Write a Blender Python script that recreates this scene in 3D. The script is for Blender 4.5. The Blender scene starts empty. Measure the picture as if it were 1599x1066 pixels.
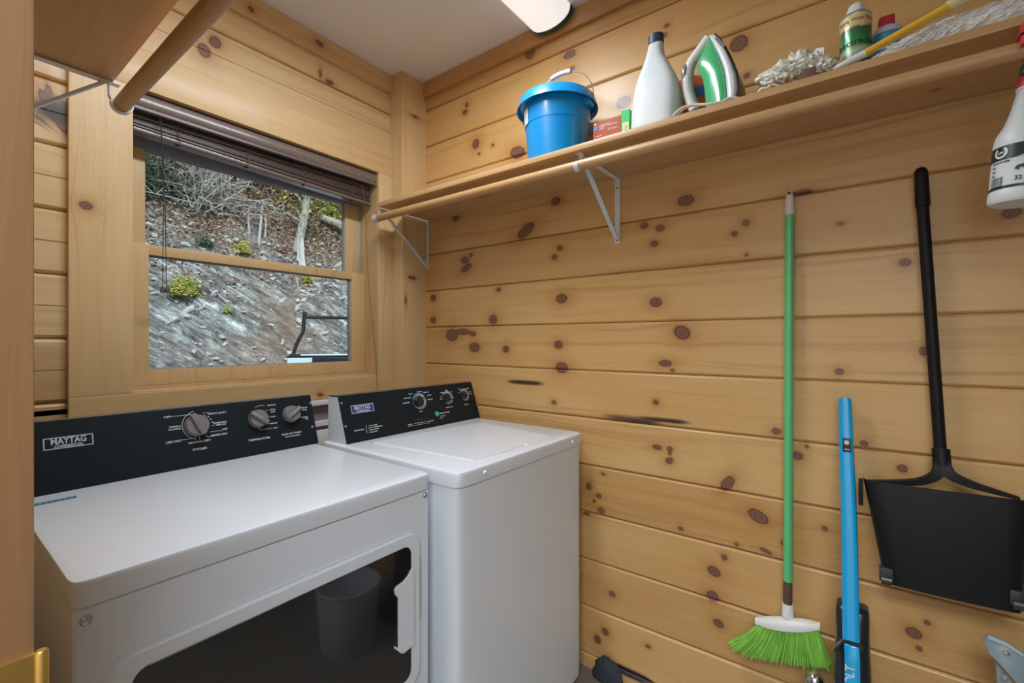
import bpy, bmesh, math, random
import numpy as np
from mathutils import Vector, Matrix, noise as mnoise
random.seed(7); np.random.seed(7)
PI = math.pi
C = bpy.context.scene.collection
SC = bpy.context.scene

# ------------------------------------------------------------------ camera, light, exposure
H = 1.27                                   # eye height; the camera stands in the doorway at x = y = 0
F = 713.0
FW = Vector((.7991, .6012, 0)); RT = Vector((.6012, -.7991, 0))
cam = bpy.data.cameras.new('camera'); camo = bpy.data.objects.new('camera', cam); C.objects.link(camo)
camo.location = (0, 0, H); camo.rotation_euler = (PI/2, 0, math.atan2(.6012, .7991) - PI/2)
cam.sensor_width = 36; cam.lens = 36 * F / 1599; cam.shift_y = -1.0/1599; cam.clip_start = .02; cam.clip_end = 200
SC.camera = camo
SC.view_settings.view_transform = 'Standard'; SC.view_settings.look = 'None'
SC.view_settings.exposure = 0.17; SC.view_settings.gamma = 1.0; SC.view_settings.use_curve_mapping = False
w = bpy.data.worlds.new('world'); SC.world = w; w.use_nodes = True
wn = w.node_tree.nodes; bg = wn['Background']
sky = wn.new('ShaderNodeTexSky'); sky.sky_type = 'NISHITA'; sky.sun_disc = False
sky.sun_elevation = math.radians(38); sky.sun_rotation = math.radians(200)
w.node_tree.links.new(sky.outputs[0], bg.inputs[0]); bg.inputs[1].default_value = 0.16
def light(name, kind, loc, energy, color, rot=(0, 0, 0), **kw):
    l = bpy.data.lights.new(name, kind); l.energy = energy; l.color = color
    for k, v in kw.items(): setattr(l, k, v)
    o = bpy.data.objects.new(name, l); C.objects.link(o); o.location = loc; o.rotation_euler = rot; return o
light('sun', 'SUN', (0, -5, 12), 3.2, (1, .95, .86), (math.radians(52), 0, math.radians(-28)), angle=.01)
light('hall_fill_light', 'AREA', (-.80, -.30, 2.50), 80, (.84, .92, 1), (0, 0, 0), shape='RECTANGLE', size=1.2, size_y=1.4)  # invented fill light, out of view behind the camera, to brighten the room
light('lamp_tube_light', 'AREA', (.72, .98, 2.505), 17, (.86, .94, 1), (0, 0, 0), shape='RECTANGLE', size=.9, size_y=.16)

def ray(px, py): return FW + RT * ((px - 799.5) / F) + Vector((0, 0, (532 - py) / F))
def at(px, py, x=None, y=None, z=None):
    d = ray(px, py)
    if x is not None: s = x / d.x
    elif y is not None: s = y / d.y
    else: s = (z - H) / d.z
    return Vector((0, 0, H)) + d * s
def on_plane(px, py, p, n):
    d = ray(px, py); o = Vector((0, 0, H)); return o + d * ((p - o).dot(n) / d.dot(n))

# ------------------------------------------------------------------ materials
def new_mat(name):
    m = bpy.data.materials.new(name); m.use_nodes = True
    return m, m.node_tree, m.node_tree.nodes, m.node_tree.links, m.node_tree.nodes['Principled BSDF']
def mat(name, col, rough=.5, metal=0, spec=.5, coat=0, noise=0, nscale=20, bump=0, trans=0, emit=None, es=0, sss=0, alpha=1):
    m, nt, n, l, b = new_mat(name)
    b.inputs['Base Color'].default_value = (*col, 1); b.inputs['Roughness'].default_value = rough
    b.inputs['Metallic'].default_value = metal; b.inputs['Coat Weight'].default_value = coat; b.inputs['Coat Roughness'].default_value = .15
    b.inputs['Transmission Weight'].default_value = trans; b.inputs['Specular IOR Level'].default_value = spec
    if sss: b.inputs['Subsurface Weight'].default_value = sss; b.inputs['Subsurface Scale'].default_value = .01
    if emit: b.inputs['Emission Color'].default_value = (*emit, 1); b.inputs['Emission Strength'].default_value = es
    tc = n.new('ShaderNodeTexCoord'); t = n.new('ShaderNodeTexNoise'); t.inputs['Scale'].default_value = nscale; t.inputs['Detail'].default_value = 5
    l.new(tc.outputs['Object'], t.inputs['Vector'])
    if noise:
        mx = n.new('ShaderNodeMix'); mx.data_type = 'RGBA'
        mx.inputs['A'].default_value = (*[c * (1 - noise) for c in col], 1); mx.inputs['B'].default_value = (*[min(1, c * (1 + noise)) for c in col], 1)
        l.new(t.outputs['Fac'], mx.inputs['Factor']); l.new(mx.outputs['Result'], b.inputs['Base Color'])
    if bump:
        bp = n.new('ShaderNodeBump'); bp.inputs['Strength'].default_value = bump; bp.inputs['Distance'].default_value = .002
        l.new(t.outputs['Fac'], bp.inputs['Height']); l.new(bp.outputs['Normal'], b.inputs['Normal'])
    return m
def ramp(n, stops):
    r = n.new('ShaderNodeValToRGB'); e = r.color_ramp.elements
    while len(e) > 1: e.remove(e[-1])
    e[0].position = stops[0][0]; e[0].color = (*stops[0][1], 1)
    for p, c in stops[1:]:
        x = e.new(p); x.color = (*c, 1)
    return r
def g(v): return (v, v, v)
def mth(n, l, op, a, b=None):
    m = n.new('ShaderNodeMath'); m.operation = op
    for i, v in enumerate((a, b)):
        if v is None: continue
        if isinstance(v, (int, float)): m.inputs[i].default_value = v
        else: l.new(v, m.inputs[i])
    return m.outputs[0]
def mixc(n, l, fac, a, b, blend='MIX'):
    m = n.new('ShaderNodeMix'); m.data_type = 'RGBA'; m.blend_type = blend
    for k, v in (('Factor', fac), ('A', a), ('B', b)):
        if isinstance(v, tuple): m.inputs[k].default_value = (*v, 1)
        elif isinstance(v, (int, float)): m.inputs[k].default_value = v
        else: l.new(v, m.inputs[k])
    return m.outputs['Result']
def pine(name, axis, light=(.64, .40, .175), mid=(.52, .285, .10), line=(.36, .165, .05), rough=.42, coat=.22):
    """knotty pine: grain runs along axis; attributes knot / warp / board / stain come from paint()"""
    m, nt, n, l, b = new_mat(name)
    geo = n.new('ShaderNodeNewGeometry'); sp = n.new('ShaderNodeSeparateXYZ'); l.new(geo.outputs['Position'], sp.inputs[0])
    A = {'x': ('X', 'Z', 'Y'), 'y': ('Y', 'Z', 'X'), 'z': ('Z', 'X', 'Y')}[axis]
    def attr(a):
        t = n.new('ShaderNodeAttribute'); t.attribute_name = a; return t.outputs['Fac']
    kn, wp, bd, st = attr('knot'), attr('warp'), attr('board'), attr('stain')
    al = mth(n, l, 'ADD', sp.outputs[A[0]], mth(n, l, 'MULTIPLY', bd, 31.0))
    # slow wander of the grain across the board
    wob = n.new('ShaderNodeTexNoise'); wob.noise_dimensions = '2D'; wob.inputs['Scale'].default_value = 1.0; wob.inputs['Detail'].default_value = 1
    cw = n.new('ShaderNodeCombineXYZ'); l.new(mth(n, l, 'MULTIPLY', al, 1.6), cw.inputs[0]); l.new(mth(n, l, 'MULTIPLY', sp.outputs[A[1]], 4.0), cw.inputs[1]); l.new(cw.outputs[0], wob.inputs['Vector'])
    ac = mth(n, l, 'ADD', mth(n, l, 'ADD', sp.outputs[A[1]], wp), mth(n, l, 'MULTIPLY', wob.outputs['Fac'], .055))
    cv = n.new('ShaderNodeCombineXYZ')
    l.new(mth(n, l, 'MULTIPLY', al, .9), cv.inputs[0]); l.new(mth(n, l, 'MULTIPLY', ac, 34.0), cv.inputs[1]); l.new(mth(n, l, 'MULTIPLY', sp.outputs[A[2]], 34.0), cv.inputs[2])
    t1 = n.new('ShaderNodeTexNoise'); t1.inputs['Scale'].default_value = 1.0; t1.inputs['Detail'].default_value = 5; t1.inputs['Roughness'].default_value = .6; l.new(cv.outputs[0], t1.inputs['Vector'])
    cv2 = n.new('ShaderNodeCombineXYZ')
    l.new(mth(n, l, 'MULTIPLY', al, 5.0), cv2.inputs[0]); l.new(mth(n, l, 'MULTIPLY', ac, 300.0), cv2.inputs[1]); l.new(mth(n, l, 'MULTIPLY', sp.outputs[A[2]], 300.0), cv2.inputs[2])
    t2 = n.new('ShaderNodeTexNoise'); t2.inputs['Scale'].default_value = 1.0; t2.inputs['Detail'].default_value = 2; l.new(cv2.outputs[0], t2.inputs['Vector'])
    cv3 = n.new('ShaderNodeCombineXYZ'); l.new(mth(n, l, 'MULTIPLY', al, 1.3), cv3.inputs[0]); l.new(mth(n, l, 'MULTIPLY', ac, 6.0), cv3.inputs[1])
    t3 = n.new('ShaderNodeTexNoise'); t3.inputs['Scale'].default_value = 1.0; t3.inputs['Detail'].default_value = 2; l.new(cv3.outputs[0], t3.inputs['Vector'])
    r1 = ramp(n, [(.32, line), (.43, mid), (.62, light), (.8, light)]); l.new(t1.outputs['Fac'], r1.inputs[0])
    c = mixc(n, l, .58, r1.outputs[0], light)
    r1b = ramp(n, [(.33, g(1)), (.43, g(0))]); l.new(t1.outputs['Fac'], r1b.inputs[0])
    c = mixc(n, l, mth(n, l, 'MULTIPLY', r1b.outputs[0], .22), c, line)
    r3 = ramp(n, [(.35, g(1)), (.68, g(0))]); l.new(t3.outputs['Fac'], r3.inputs[0])
    c = mixc(n, l, mth(n, l, 'MULTIPLY', r3.outputs[0], .55), c, mid)
    r2 = ramp(n, [(.3, g(.80)), (.65, g(1.05))]); l.new(t2.outputs['Fac'], r2.inputs[0])
    c = mixc(n, l, .32, c, r2.outputs[0], 'MULTIPLY')
    # board to board tone
    fb = mth(n, l, 'FRACT', mth(n, l, 'MULTIPLY', bd, 7.31))
    rb = ramp(n, [(0, (.86, .80, .72)), (.5, (1, .98, .95)), (1, (1.04, 1.05, 1.06))]); l.new(fb, rb.inputs[0])
    c = mixc(n, l, 1.0, c, rb.outputs[0], 'MULTIPLY')
    # resin halo, knot ring, knot heart
    nz = n.new('ShaderNodeTexNoise'); nz.inputs['Scale'].default_value = 90; nz.inputs['Detail'].default_value = 3; l.new(geo.outputs['Position'], nz.inputs['Vector'])
    kj = mth(n, l, 'ADD', kn, mth(n, l, 'MULTIPLY', mth(n, l, 'SUBTRACT', nz.outputs['Fac'], .5), .16))
    rh = ramp(n, [(.04, g(0)), (.14, g(.30)), (.30, g(.55)), (.46, g(1))]); l.new(kj, rh.inputs[0])
    hal = mth(n, l, 'MULTIPLY', rh.outputs[0], mth(n, l, 'ADD', mth(n, l, 'MULTIPLY', t1.outputs['Fac'], .8), .25))
    c = mixc(n, l, hal, c, (.34, .12, .018))
    rk = ramp(n, [(.46, g(0)), (.53, g(1))]); l.new(kj, rk.inputs[0])
    rkc = ramp(n, [(.5, (.055, .020, .012)), (.58, (.12, .045, .030)), (.74, (.24, .10, .065)), (.86, (.13, .055, .038)), (1, (.20, .085, .055))]); l.new(kj, rkc.inputs[0])
    c = mixc(n, l, mth(n, l, 'MULTIPLY', rk.outputs[0], .93), c, rkc.outputs[0])
    # weathered pitch streaks
    sj = mth(n, l, 'ADD', st, mth(n, l, 'MULTIPLY', mth(n, l, 'SUBTRACT', t1.outputs['Fac'], .5), 1.5))
    rs = ramp(n, [(.30, g(0)), (.60, g(.8)), (.72, g(1))]); l.new(sj, rs.inputs[0])
    rs2 = ramp(n, [(.3, (.30, .12, .03)), (.6, (.07, .035, .03)), (.9, (.035, .02, .02))]); l.new(sj, rs2.inputs[0])
    stm = n.new('ShaderNodeMath'); stm.operation = 'GREATER_THAN'; l.new(st, stm.inputs[0]); stm.inputs[1].default_value = .02
    c = mixc(n, l, mth(n, l, 'MULTIPLY', rs.outputs[0], stm.outputs[0]), c, rs2.outputs[0])
    l.new(c, b.inputs['Base Color'])
    b.inputs['Roughness'].default_value = rough; b.inputs['Coat Weight'].default_value = coat; b.inputs['Coat Roughness'].default_value = .28
    bp = n.new('ShaderNodeBump'); bp.inputs['Strength'].default_value = .12; bp.inputs['Distance'].default_value = .001
    l.new(t2.outputs['Fac'], bp.inputs['Height']); l.new(bp.outputs['Normal'], b.inputs['Normal'])
    return m
WARM = dict(light=(.68, .43, .18), mid=(.60, .33, .11), line=(.40, .18, .05))
PALE = dict(light=(.70, .50, .27), mid=(.62, .41, .19), line=(.44, .25, .10))
M_wallR = pine('pine_boards_right', 'y', **WARM)
M_wallB = pine('pine_boards_window', 'x', **PALE)
M_px = pine('pine_trim_x', 'x', **PALE); M_pz = pine('pine_trim_z', 'z', **PALE); M_py = pine('pine_trim_y', 'y', light=(.60, .36, .16), mid=(.52, .27, .09), line=(.36, .17, .06))
M_shelf = pine('pine_shelf', 'y', light=(.62, .40, .20), mid=(.52, .30, .13), line=(.38, .20, .08), coat=.15)
M_jamb_shaded = pine('pine_jamb_shaded', 'z', light=(.26, .135, .058), mid=(.22, .105, .04), line=(.16, .07, .025))  # pine darkened in its colour to stand for the jamb's shade
M_ceil = mat('ceiling_paint', (.74, .77, .82), .9, bump=.05, nscale=120)
M_floor = mat('floor_vinyl', (.20, .17, .14), .5, noise=.3, nscale=6)
M_drywall = mat('hall_paint', (.75, .72, .66), .9)
M_greypaint = mat('grey_paint', (.30, .29, .28), .9)
M_white = mat('white_enamel', (.74, .77, .82), .32, coat=.25)
M_whitep = mat('white_plastic', (.78, .78, .77), .4)
M_black = mat('black_panel', (.007, .012, .016), .5, spec=.25)
M_ptop = mat('panel_top_edge', (.05, .055, .065), .22, coat=.8)
M_glassblk = mat('black_door_glass', (.006, .007, .008), .03, coat=1)
M_print = mat('printed_white', (.62, .62, .62), .6)
M_knob = mat('grey_knob', (.20, .19, .185), .42)
M_knobhi = mat('grey_knob_line', (.55, .55, .55), .35)
M_knobb = mat('black_knob', (.012, .014, .018), .3, coat=.4)
M_ringblue = mat('print_blue', (.10, .28, .62), .5); M_ringgrey = mat('print_grey', (.36, .37, .40), .5)
M_green = mat('green_button', (.05, .42, .22), .3)
M_screw = mat('steel_screw', (.55, .56, .58), .3, metal=.9)
M_bracket = mat('white_bracket', (.66, .70, .75), .4, coat=.3)
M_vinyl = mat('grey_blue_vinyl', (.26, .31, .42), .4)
M_vinylg = mat('pale_vinyl_track', (.40, .46, .46), .45)
M_slat = mat('brown_slat', (.15, .105, .095), .35, noise=.25, nscale=60, coat=.3)
M_valance = mat('brown_valance', (.17, .125, .105), .35, noise=.2, nscale=50, coat=.5)
M_cord = mat('brown_cord', (.16, .10, .07), .8); M_cordd = mat('dark_cord', (.03, .028, .03), .8)
M_brass = mat('brass', (.55, .33, .08), .35, metal=.85, noise=.1)
M_brassd = mat('dark_screw', (.10, .07, .06), .5, metal=.6)

# ------------------------------------------------------------------ mesh building
WLOC = {}
class MB:
    def __init__(s): s.bm = bmesh.new(); s.mi = 0
    def _fin(s, verts, M=None):
        if M is not None: bmesh.ops.transform(s.bm, matrix=M, verts=verts)
        fs = set()
        for v in verts: fs.update(v.link_faces)
        for f in fs: f.material_index = s.mi
        return verts
    def box(s, lo, hi, bev=0, seg=2, M=None):
        r = bmesh.ops.create_cube(s.bm, size=1)['verts']
        lo = Vector(lo); hi = Vector(hi); c = (lo + hi)/2; d = hi - lo
        for v in r: v.co = Vector((v.co.x*d.x + c.x, v.co.y*d.y + c.y, v.co.z*d.z + c.z))
        if bev:
            es = list({e for v in r for e in v.link_edges})
            q = bmesh.ops.bevel(s.bm, geom=es, offset=bev, segments=seg, profile=.6, affect='EDGES')
            r = list({v for f in q['faces'] for v in f.verts} | {v for v in r if v.is_valid})
        s._fin(r, M); return s
    def loft(s, rings, cap=True, closed=True):
        """rings: list of lists of points, same count"""
        R = [[s.bm.verts.new(p) for p in r] for r in rings]; n = len(R[0])
        for a, b in zip(R, R[1:]):
            for i in range(n if closed else n - 1):
                j = (i + 1) % n
                f = s.bm.faces.new((a[i], a[j], b[j], b[i])); f.material_index = s.mi
        if cap and closed:
            for r, rev in ((R[0], True), (R[-1], False)):
                f = s.bm.faces.new(r[::-1] if rev else r); f.material_index = s.mi
        return s
    def tube(s, pts, r, seg=8, cap=True):
        pts = [Vector(p) for p in pts]; n = len(pts)
        rr = r if isinstance(r, (list, tuple)) else [r]*n
        rings = []; up = None
        for i, p in enumerate(pts):
            t = (pts[min(i+1, n-1)] - pts[max(i-1, 0)]).normalized()
            if up is None:
                up = Vector((0, 0, 1)) if abs(t.z) < .9 else Vector((1, 0, 0))
            u = (up - t*up.dot(t)).normalized(); v = t.cross(u); up = u
            rings.append([p + (u*math.cos(a) + v*math.sin(a))*rr[i] for a in (2*PI*k/seg for k in range(seg))])
        return s.loft(rings, cap)
    def lathe(s, prof, c=(0, 0, 0), seg=32, M=None, sx=1, sy=1, cap=True):
        M = M or Matrix.Translation(Vector(c))
        rings = [[M @ Vector((max(r, 1e-5)*math.cos(a)*sx, max(r, 1e-5)*math.sin(a)*sy, z)) for a in (2*PI*k/seg for k in range(seg))] for r, z in prof]
        return s.loft(rings, cap)
    def sect(s, secs, M=None, seg=32):
        """secs: (z, cx, cy, hx, hy, exponent) superellipse sections"""
        M = M or Matrix.Identity(4); rings = []
        for z, cx, cy, hx, hy, e in secs:
            r = []
            for k in range(seg):
                a = 2*PI*k/seg; ca, sa = math.cos(a), math.sin(a)
                r.append(M @ Vector((cx + hx*math.copysign(abs(ca)**(2/e), ca), cy + hy*math.copysign(abs(sa)**(2/e), sa), z)))
            rings.append(r)
        return s.loft(rings)
    def prism(s, poly, O, u, v, n, t0, t1, bev=0):
        O = Vector(O); u = Vector(u); v = Vector(v); n = Vector(n)
        P = [[O + u*a + v*b + n*t for a, b in poly] for t in (t0, t1)]
        if bev:
            c = Vector((sum(p[0] for p in poly)/len(poly), sum(p[1] for p in poly)/len(poly)))
            ins = []
            for a, b in poly:
                d = c - Vector((a, b)); d = d.normalized()*bev if d.length > bev else d*0
                ins.append((a + d.x, b + d.y))
            P = [P[0], [O + u*a + v*b + n*(t1 - bev) for a, b in poly], [O + u*a + v*b + n*t1 for a, b in ins]]
        return s.loft(P)
    def text(s, body, size, O, u, v, n, align='LEFT', off=0, sx=1.0):
        cu = bpy.data.curves.new('t', 'FONT'); cu.body = body; cu.size = size; cu.align_x = align; cu.extrude = .00015; cu.offset = off
        cu.resolution_u = 3
        o = bpy.data.objects.new('t', cu); me = bpy.data.meshes.new_from_object(o)
        O = Vector(O); u = Vector(u); v = Vector(v); n = Vector(n); k = len(s.bm.verts); kf = len(s.bm.faces)
        s.bm.from_mesh(me); s.bm.verts.ensure_lookup_table(); s.bm.faces.ensure_lookup_table()
        for x in s.bm.verts[k:]: x.co = O + u*x.co.x*sx + v*x.co.y + n*x.co.z
        for f in s.bm.faces[kf:]: f.material_index = s.mi
        bpy.data.objects.remove(o); bpy.data.curves.remove(cu); bpy.data.meshes.remove(me); return s
    def build(s, name, mats, parent=None, smooth=35, base=False, recalc=True):
        bm = s.bm
        if recalc: bmesh.ops.recalc_face_normals(bm, faces=bm.faces)
        if smooth:
            for f in bm.faces: f.smooth = True
            for e in bm.edges:
                if len(e.link_faces) == 2 and e.calc_face_angle(0) > math.radians(smooth): e.smooth = False
        me = bpy.data.meshes.new(name)
        cs = [v.co for v in bm.verts]
        lo = Vector([min(c[i] for c in cs) for i in range(3)]); hi = Vector([max(c[i] for c in cs) for i in range(3)])
        c = (lo + hi)/2
        if base or parent is None: c.z = lo.z
        bmesh.ops.translate(bm, verts=bm.verts, vec=-c); bm.to_mesh(me); bm.free()
        for m in (mats if isinstance(mats, (list, tuple)) else [mats]): me.materials.append(m)
        o = bpy.data.objects.new(name, me); C.objects.link(o)
        if parent is not None: o.parent = parent; o.location = c - WLOC[parent.name]
        else: o.location = c
        WLOC[o.name] = c.copy(); return o
def tag(o, label=None, cat=None, group=None, kind=None):
    for k, v in (('label', label), ('category', cat), ('group', group), ('kind', kind)):
        if v: o[k] = v
    return o
def thing(name, label, cat, loc, group=None):
    o = bpy.data.objects.new(name, None); o.empty_display_size = .05; C.objects.link(o); o.location = loc; WLOC[o.name] = Vector(loc)
    return tag(o, label, cat, group)
def struct(name, label=None, mb=None, m=None, **kw):
    o = mb.build(name, m, **kw); tag(o, label, None, None, 'structure'); return o
def bx(lo, hi, bev=0, seg=2): return MB().box(lo, hi, bev, seg)
X, Y, Z = Vector((1, 0, 0)), Vector((0, 1, 0)), Vector((0, 0, 1))
def rrect(x0, x1, y0, y1, r, seg=6):
    P = []
    for cx, cy, a0 in ((x1-r, y1-r, 0), (x0+r, y1-r, 90), (x0+r, y0+r, 180), (x1-r, y0+r, 270)):
        for k in range(seg+1):
            a = math.radians(a0 + 90*k/seg); P.append((cx + r*math.cos(a), cy + r*math.sin(a)))
    return P
def spline(pts, n=8):
    P = [Vector(p) for p in pts]; out = []
    for i in range(len(P)-1):
        a = P[max(i-1, 0)]; b = P[i]; c = P[i+1]; d = P[min(i+2, len(P)-1)]
        for k in range(n):
            t = k/n; out.append(.5*((2*b) + (c-a)*t + (2*a-5*b+4*c-d)*t*t + (3*b-a-3*c+d)*t**3))
    out.append(P[-1]); return out

def paint(o, al, ac, knots=(), stains=(), board=None):
    """write knot / warp / board / stain attributes; al, ac = indices of the along- and across-grain axes; knots (a, c, ra, rc, angle)"""
    me = o.data; n = len(me.vertices); co = np.empty(n*3); me.vertices.foreach_get('co', co); co = co.reshape(-1, 3) + np.array(WLOC[o.name])
    a = co[:, al]; c = co[:, ac]; kn = np.zeros(n); wp = np.zeros(n); st = np.zeros(n)
    for (ka, kc, ra, rc, ang) in knots:
        da = a - ka; dc = c - kc; ca, sa = math.cos(ang), math.sin(ang)
        x = (da*ca + dc*sa)/ra; y = (-da*sa + dc*ca)/rc; d2 = x*x + y*y
        kn = np.maximum(kn, 1/(1 + d2)); e = np.exp(-d2/9)
        wp += -np.tanh(dc/rc)*rc*.8*e
    for (ka, kc, ra, rc) in stains:
        st = np.maximum(st, .9*np.exp(-(((a-ka)/ra)**4 + ((c-kc)/rc)**2)))
    bd = np.zeros(n) if board is None else (board(co) if callable(board) else np.full(n, board))
    for nm, v in (('knot', kn), ('warp', wp), ('board', bd), ('stain', st)):
        at_ = me.attributes.new(nm, 'FLOAT', 'POINT'); at_.data.foreach_set('value', v.astype(np.float32))

def grid_sheet(name, As, Rs, make, m, label=None):
    """sheet with vertices make(a, row) ; As along list, Rs rows [(c, depth)]"""
    na, nr = len(As), len(Rs); V = np.array([make(a, r) for r in Rs for a in As])
    idx = np.arange(na*nr).reshape(nr, na)
    Fc = np.stack([idx[:-1, :-1], idx[:-1, 1:], idx[1:, 1:], idx[1:, :-1]], -1).reshape(-1, 4)
    me = bpy.data.meshes.new(name); me.from_pydata(V.tolist(), [], Fc.tolist()); me.materials.append(m)
    o = bpy.data.objects.new(name, me); C.objects.link(o); WLOC[o.name] = Vector((0, 0, 0)); tag(o, label, None, None, 'structure'); return o
def board_rows(z0, z1, seams, fine=.0045, gw=.0012, ch=.0065, dp=.0075, thin=()):
    rows = []; S = sorted([s for s in seams if z0 < s < z1]); edges = [z0] + S + [z1]
    for a, b in zip(edges, edges[1:]):
        lo, hi = a + (gw if a in S else 0), b - (gw if b in S else 0)
        n = max(2, int((hi - lo - 2*ch)/fine))
        if a in S: rows += [(lo, dp + .004), (lo + .0002, dp*.8), (lo + ch*.5, dp*.28)]
        else: rows += [(lo, 0)]
        for k in range(n+1): rows.append((lo + ch + (hi - lo - 2*ch)*k/n, 0))
        if b in S: rows += [(hi - ch*.5, dp*.28), (hi - .0002, dp*.8), (hi, dp + .004)]
        else: rows += [(hi, 0)]
    for t in thin:
        rows = [r for r in rows if abs(r[0]-t) > .0022] + [(t-.0020, 0), (t-.0006, .003), (t+.0006, .003), (t+.0020, 0)]
    return sorted(set(rows))

# ------------------------------------------------------------------ room shell
XR, YB, ZC = 1.60, 1.85, 2.58
SR = [H + .0685 + .184*k for k in range(-7, 8)]
Rrows = board_rows(0.0, ZC, SR)
As = list(np.arange(-1.1, -.36, .06)) + list(np.arange(-.36, 1.76, .0055)) + [1.80, 1.87]
wr = grid_sheet('wall_right', As, Rrows, lambda a, r: (XR + r[1], a, r[0]), M_wallR, 'knotty pine board wall the brooms hang on')
KR = []
def kr(px, py, rx, ry, ang=0):
    p = at(px, py, x=XR); q = at(px + rx, py, x=XR); d = ray(px, py); s = XR/d.x
    KR.append((p.y, p.z, max(.0035, abs(p.y - q.y)), max(.003, ry*s/F), ang))
for k in [(729,164,2.5,3.5),(726,175,3.5,3.5),(743,224.5,5,7),(769.5,226.5,2,2),(748,240,2,2),(808,238,11,9,.2),(828,82,7,10),(890,85,9,6),(893,107,4,3),(974,160,11,9),
          (1041,40,4,3),(1037,55,5,4),(1154,68,14,12),(1166,118,5,4,-.4),(711.5,341,5,4),(821,360,14,8,-.5),(868,314,7,6.5),(726,406,6,5),(728,418,8,5,-.4),(735,398,3,3),
          (676.5,465,4,5),(676.5,499.5,4,5),(778.5,452,3,3),(770,498.5,6,7),(877,466,8.5,7),(706,523,9,9),(722,518,11,5),(738,521,5,4),(741,542,8,7),(790,545,4.5,5),
          (872,538,6.5,6),(877,574,9,8),(865,628,3.5,3),(874,387,4.5,4),(866,401,4,4),(1006,352,6,5),(1031,356,7,5),(1022,380,6,4.5),(1024,472,9,7),(1071,313,13,8),
          (1165,348,6,5),(1147,365,5,4),(1166,398,3,2.5),(1065,519,13,10,.5),(1039,567,10,5),(1050,578,3,2.5),(1024,628,4.5,4),(1252,300,15,4),(1312,349,5,2.5),
          (1413,409.5,9,6),(1442,548,7,7),(1311,580,7,5,-.3),(1212,673,7,5),(1349,692,6,4),(1245,711,9,6),(1409,731,8,6,.3),(1026,698,7,4),(1046,701,4.5,4),(1046,708,3,2.5),
          (1045,719,6,4.5,-.5),(1136,755,8,14,.6),(1184,806,17,9,.45),(1196,860,10,3,.3),(1063,825,4,3),(935,774,4.5,3.5),(928,782,2.5,2.5),(919,759,4,5),(939,797,5.5,5),(916,802,5,2),
          (1131,870,4.5,4.5),(1115,892,10,7,.4),(1113,931,9.5,8),(956,927,5,4),(1122,973,8,6,.2),(945,986,5,5),(933,998,5,6),(1012,1009,4,2.5),(1427,988,13,8,.2),(1448,972,5,3.5),
          (1435,1012,5,4),(1288,825,5,4),(1223,848,3.5,4.5),(1580,332,16,8,-.3),(942,740,3,2),(1260,697,3,3),(1150,850,3,3)]:
    kr(*k)
SRs = []
for px, py, rx, ry in [(985,655,62,8),(820,597,34,5),(985,1052,34,9),(1030,656,50,5)]:
    p = at(px, py, x=XR); q = at(px+rx, py, x=XR); s = XR/ray(px, py).x; SRs.append((p.y, p.z, abs(q.y-p.y), ry*s/F))
rb = np.random.rand(40)
def brdR(co): return rb[np.clip(((co[:, 2] - SR[0])/.184 + 1).astype(int), 0, 39)]
paint(wr, 1, 2, KR, SRs, brdR)

# window wall, in the frame of the casing and below
DEEP = [H + 1.126 - .1865*k for k in range(-1, 13)]
THIN = [d + .094 for d in DEEP]
Brows = board_rows(0, ZC, DEEP, fine=.005, gw=.002, ch=.008, dp=.010, thin=THIN)
WX0, WX1, WZ0, WZ1 = .4347, 1.369, H - .165, H + .809        # clear opening
def KBk(px, py, rx, ry, ang=0):
    p = at(px, py, y=YB); q = at(px+rx, py, y=YB); s = YB/ray(px, py).y; return (p.x, p.z, abs(q.x-p.x), ry*s/F, ang)
KB = [KBk(319,79,10,10,.3), KBk(336,66,9,9,-.5), KBk(355,153,5,4), KBk(581.6,236,4,3.5), KBk(84,175,10,34,.5), KBk(78,150,6,18,.2), KBk(500,115,2,6), KBk(515,128,6,3)]
SB = [(KB[4][0], KB[4][1], .06, .055)]
xs_f = list(np.arange(-.02, 1.61, .006))
def sheetB(name, xs, rows, label):
    o = grid_sheet(name, xs, rows, lambda a, r: (a, YB + r[1], r[0]), M_wallB, label)
    paint(o, 0, 2, KB, SB, lambda co: rb[np.clip(((co[:, 2] + .05)/.1865 + 1).astype(int), 0, 39) - 3]); return o
top = [r for r in Brows if r[0] > WZ1 + .06]; mid_ = [r for r in Brows if WZ0 - .05 <= r[0] <= WZ1 + .075]; low = [r for r in Brows if r[0] < WZ0 - .03]
bmw = sheetB('wall_back', xs_f, top, 'pine board wall with the window')
parts = [sheetB('wall_back_a', [x for x in xs_f if x < WX0 - .05], mid_, None), sheetB('wall_back_b', [x for x in xs_f if x > WX1 + .03], mid_, None), sheetB('wall_back_c', xs_f[::3], low, None)]
def join(a, others):
    bm = bmesh.new(); bm.from_mesh(a.data)
    for o in others: bm.from_mesh(o.data); bpy.data.objects.remove(o)
    bm.to_mesh(a.data); bm.free()
join(bmw, parts)
struct('wall_left', 'pine wall beside the dryer and left shelf', bx((-.10, .53, 0), (.035, 2.0, ZC)), M_wallB)
struct('wall_front', 'grey painted wall behind the camera', bx((-1.7, -1.22, 0), (1.75, -1.10, ZC)), M_greypaint)
struct('wall_hall', 'painted hall wall', bx((-1.82, -1.22, 0), (-1.70, 2.0, ZC)), M_drywall)
struct('wall_hall_end', 'painted hall end wall', bx((-1.7, 1.4, 0), (-.10, 1.52, ZC)), M_drywall)
struct('wall_door_side', 'grey wall on the near side of the doorway', bx((-.10, -1.10, 0), (.035, -.62, ZC)), M_greypaint)
struct('wall_over_door', 'pine wall above the doorway', bx((-.10, -.62, 2.08), (.035, .53, ZC)), M_jamb_shaded)
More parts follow.
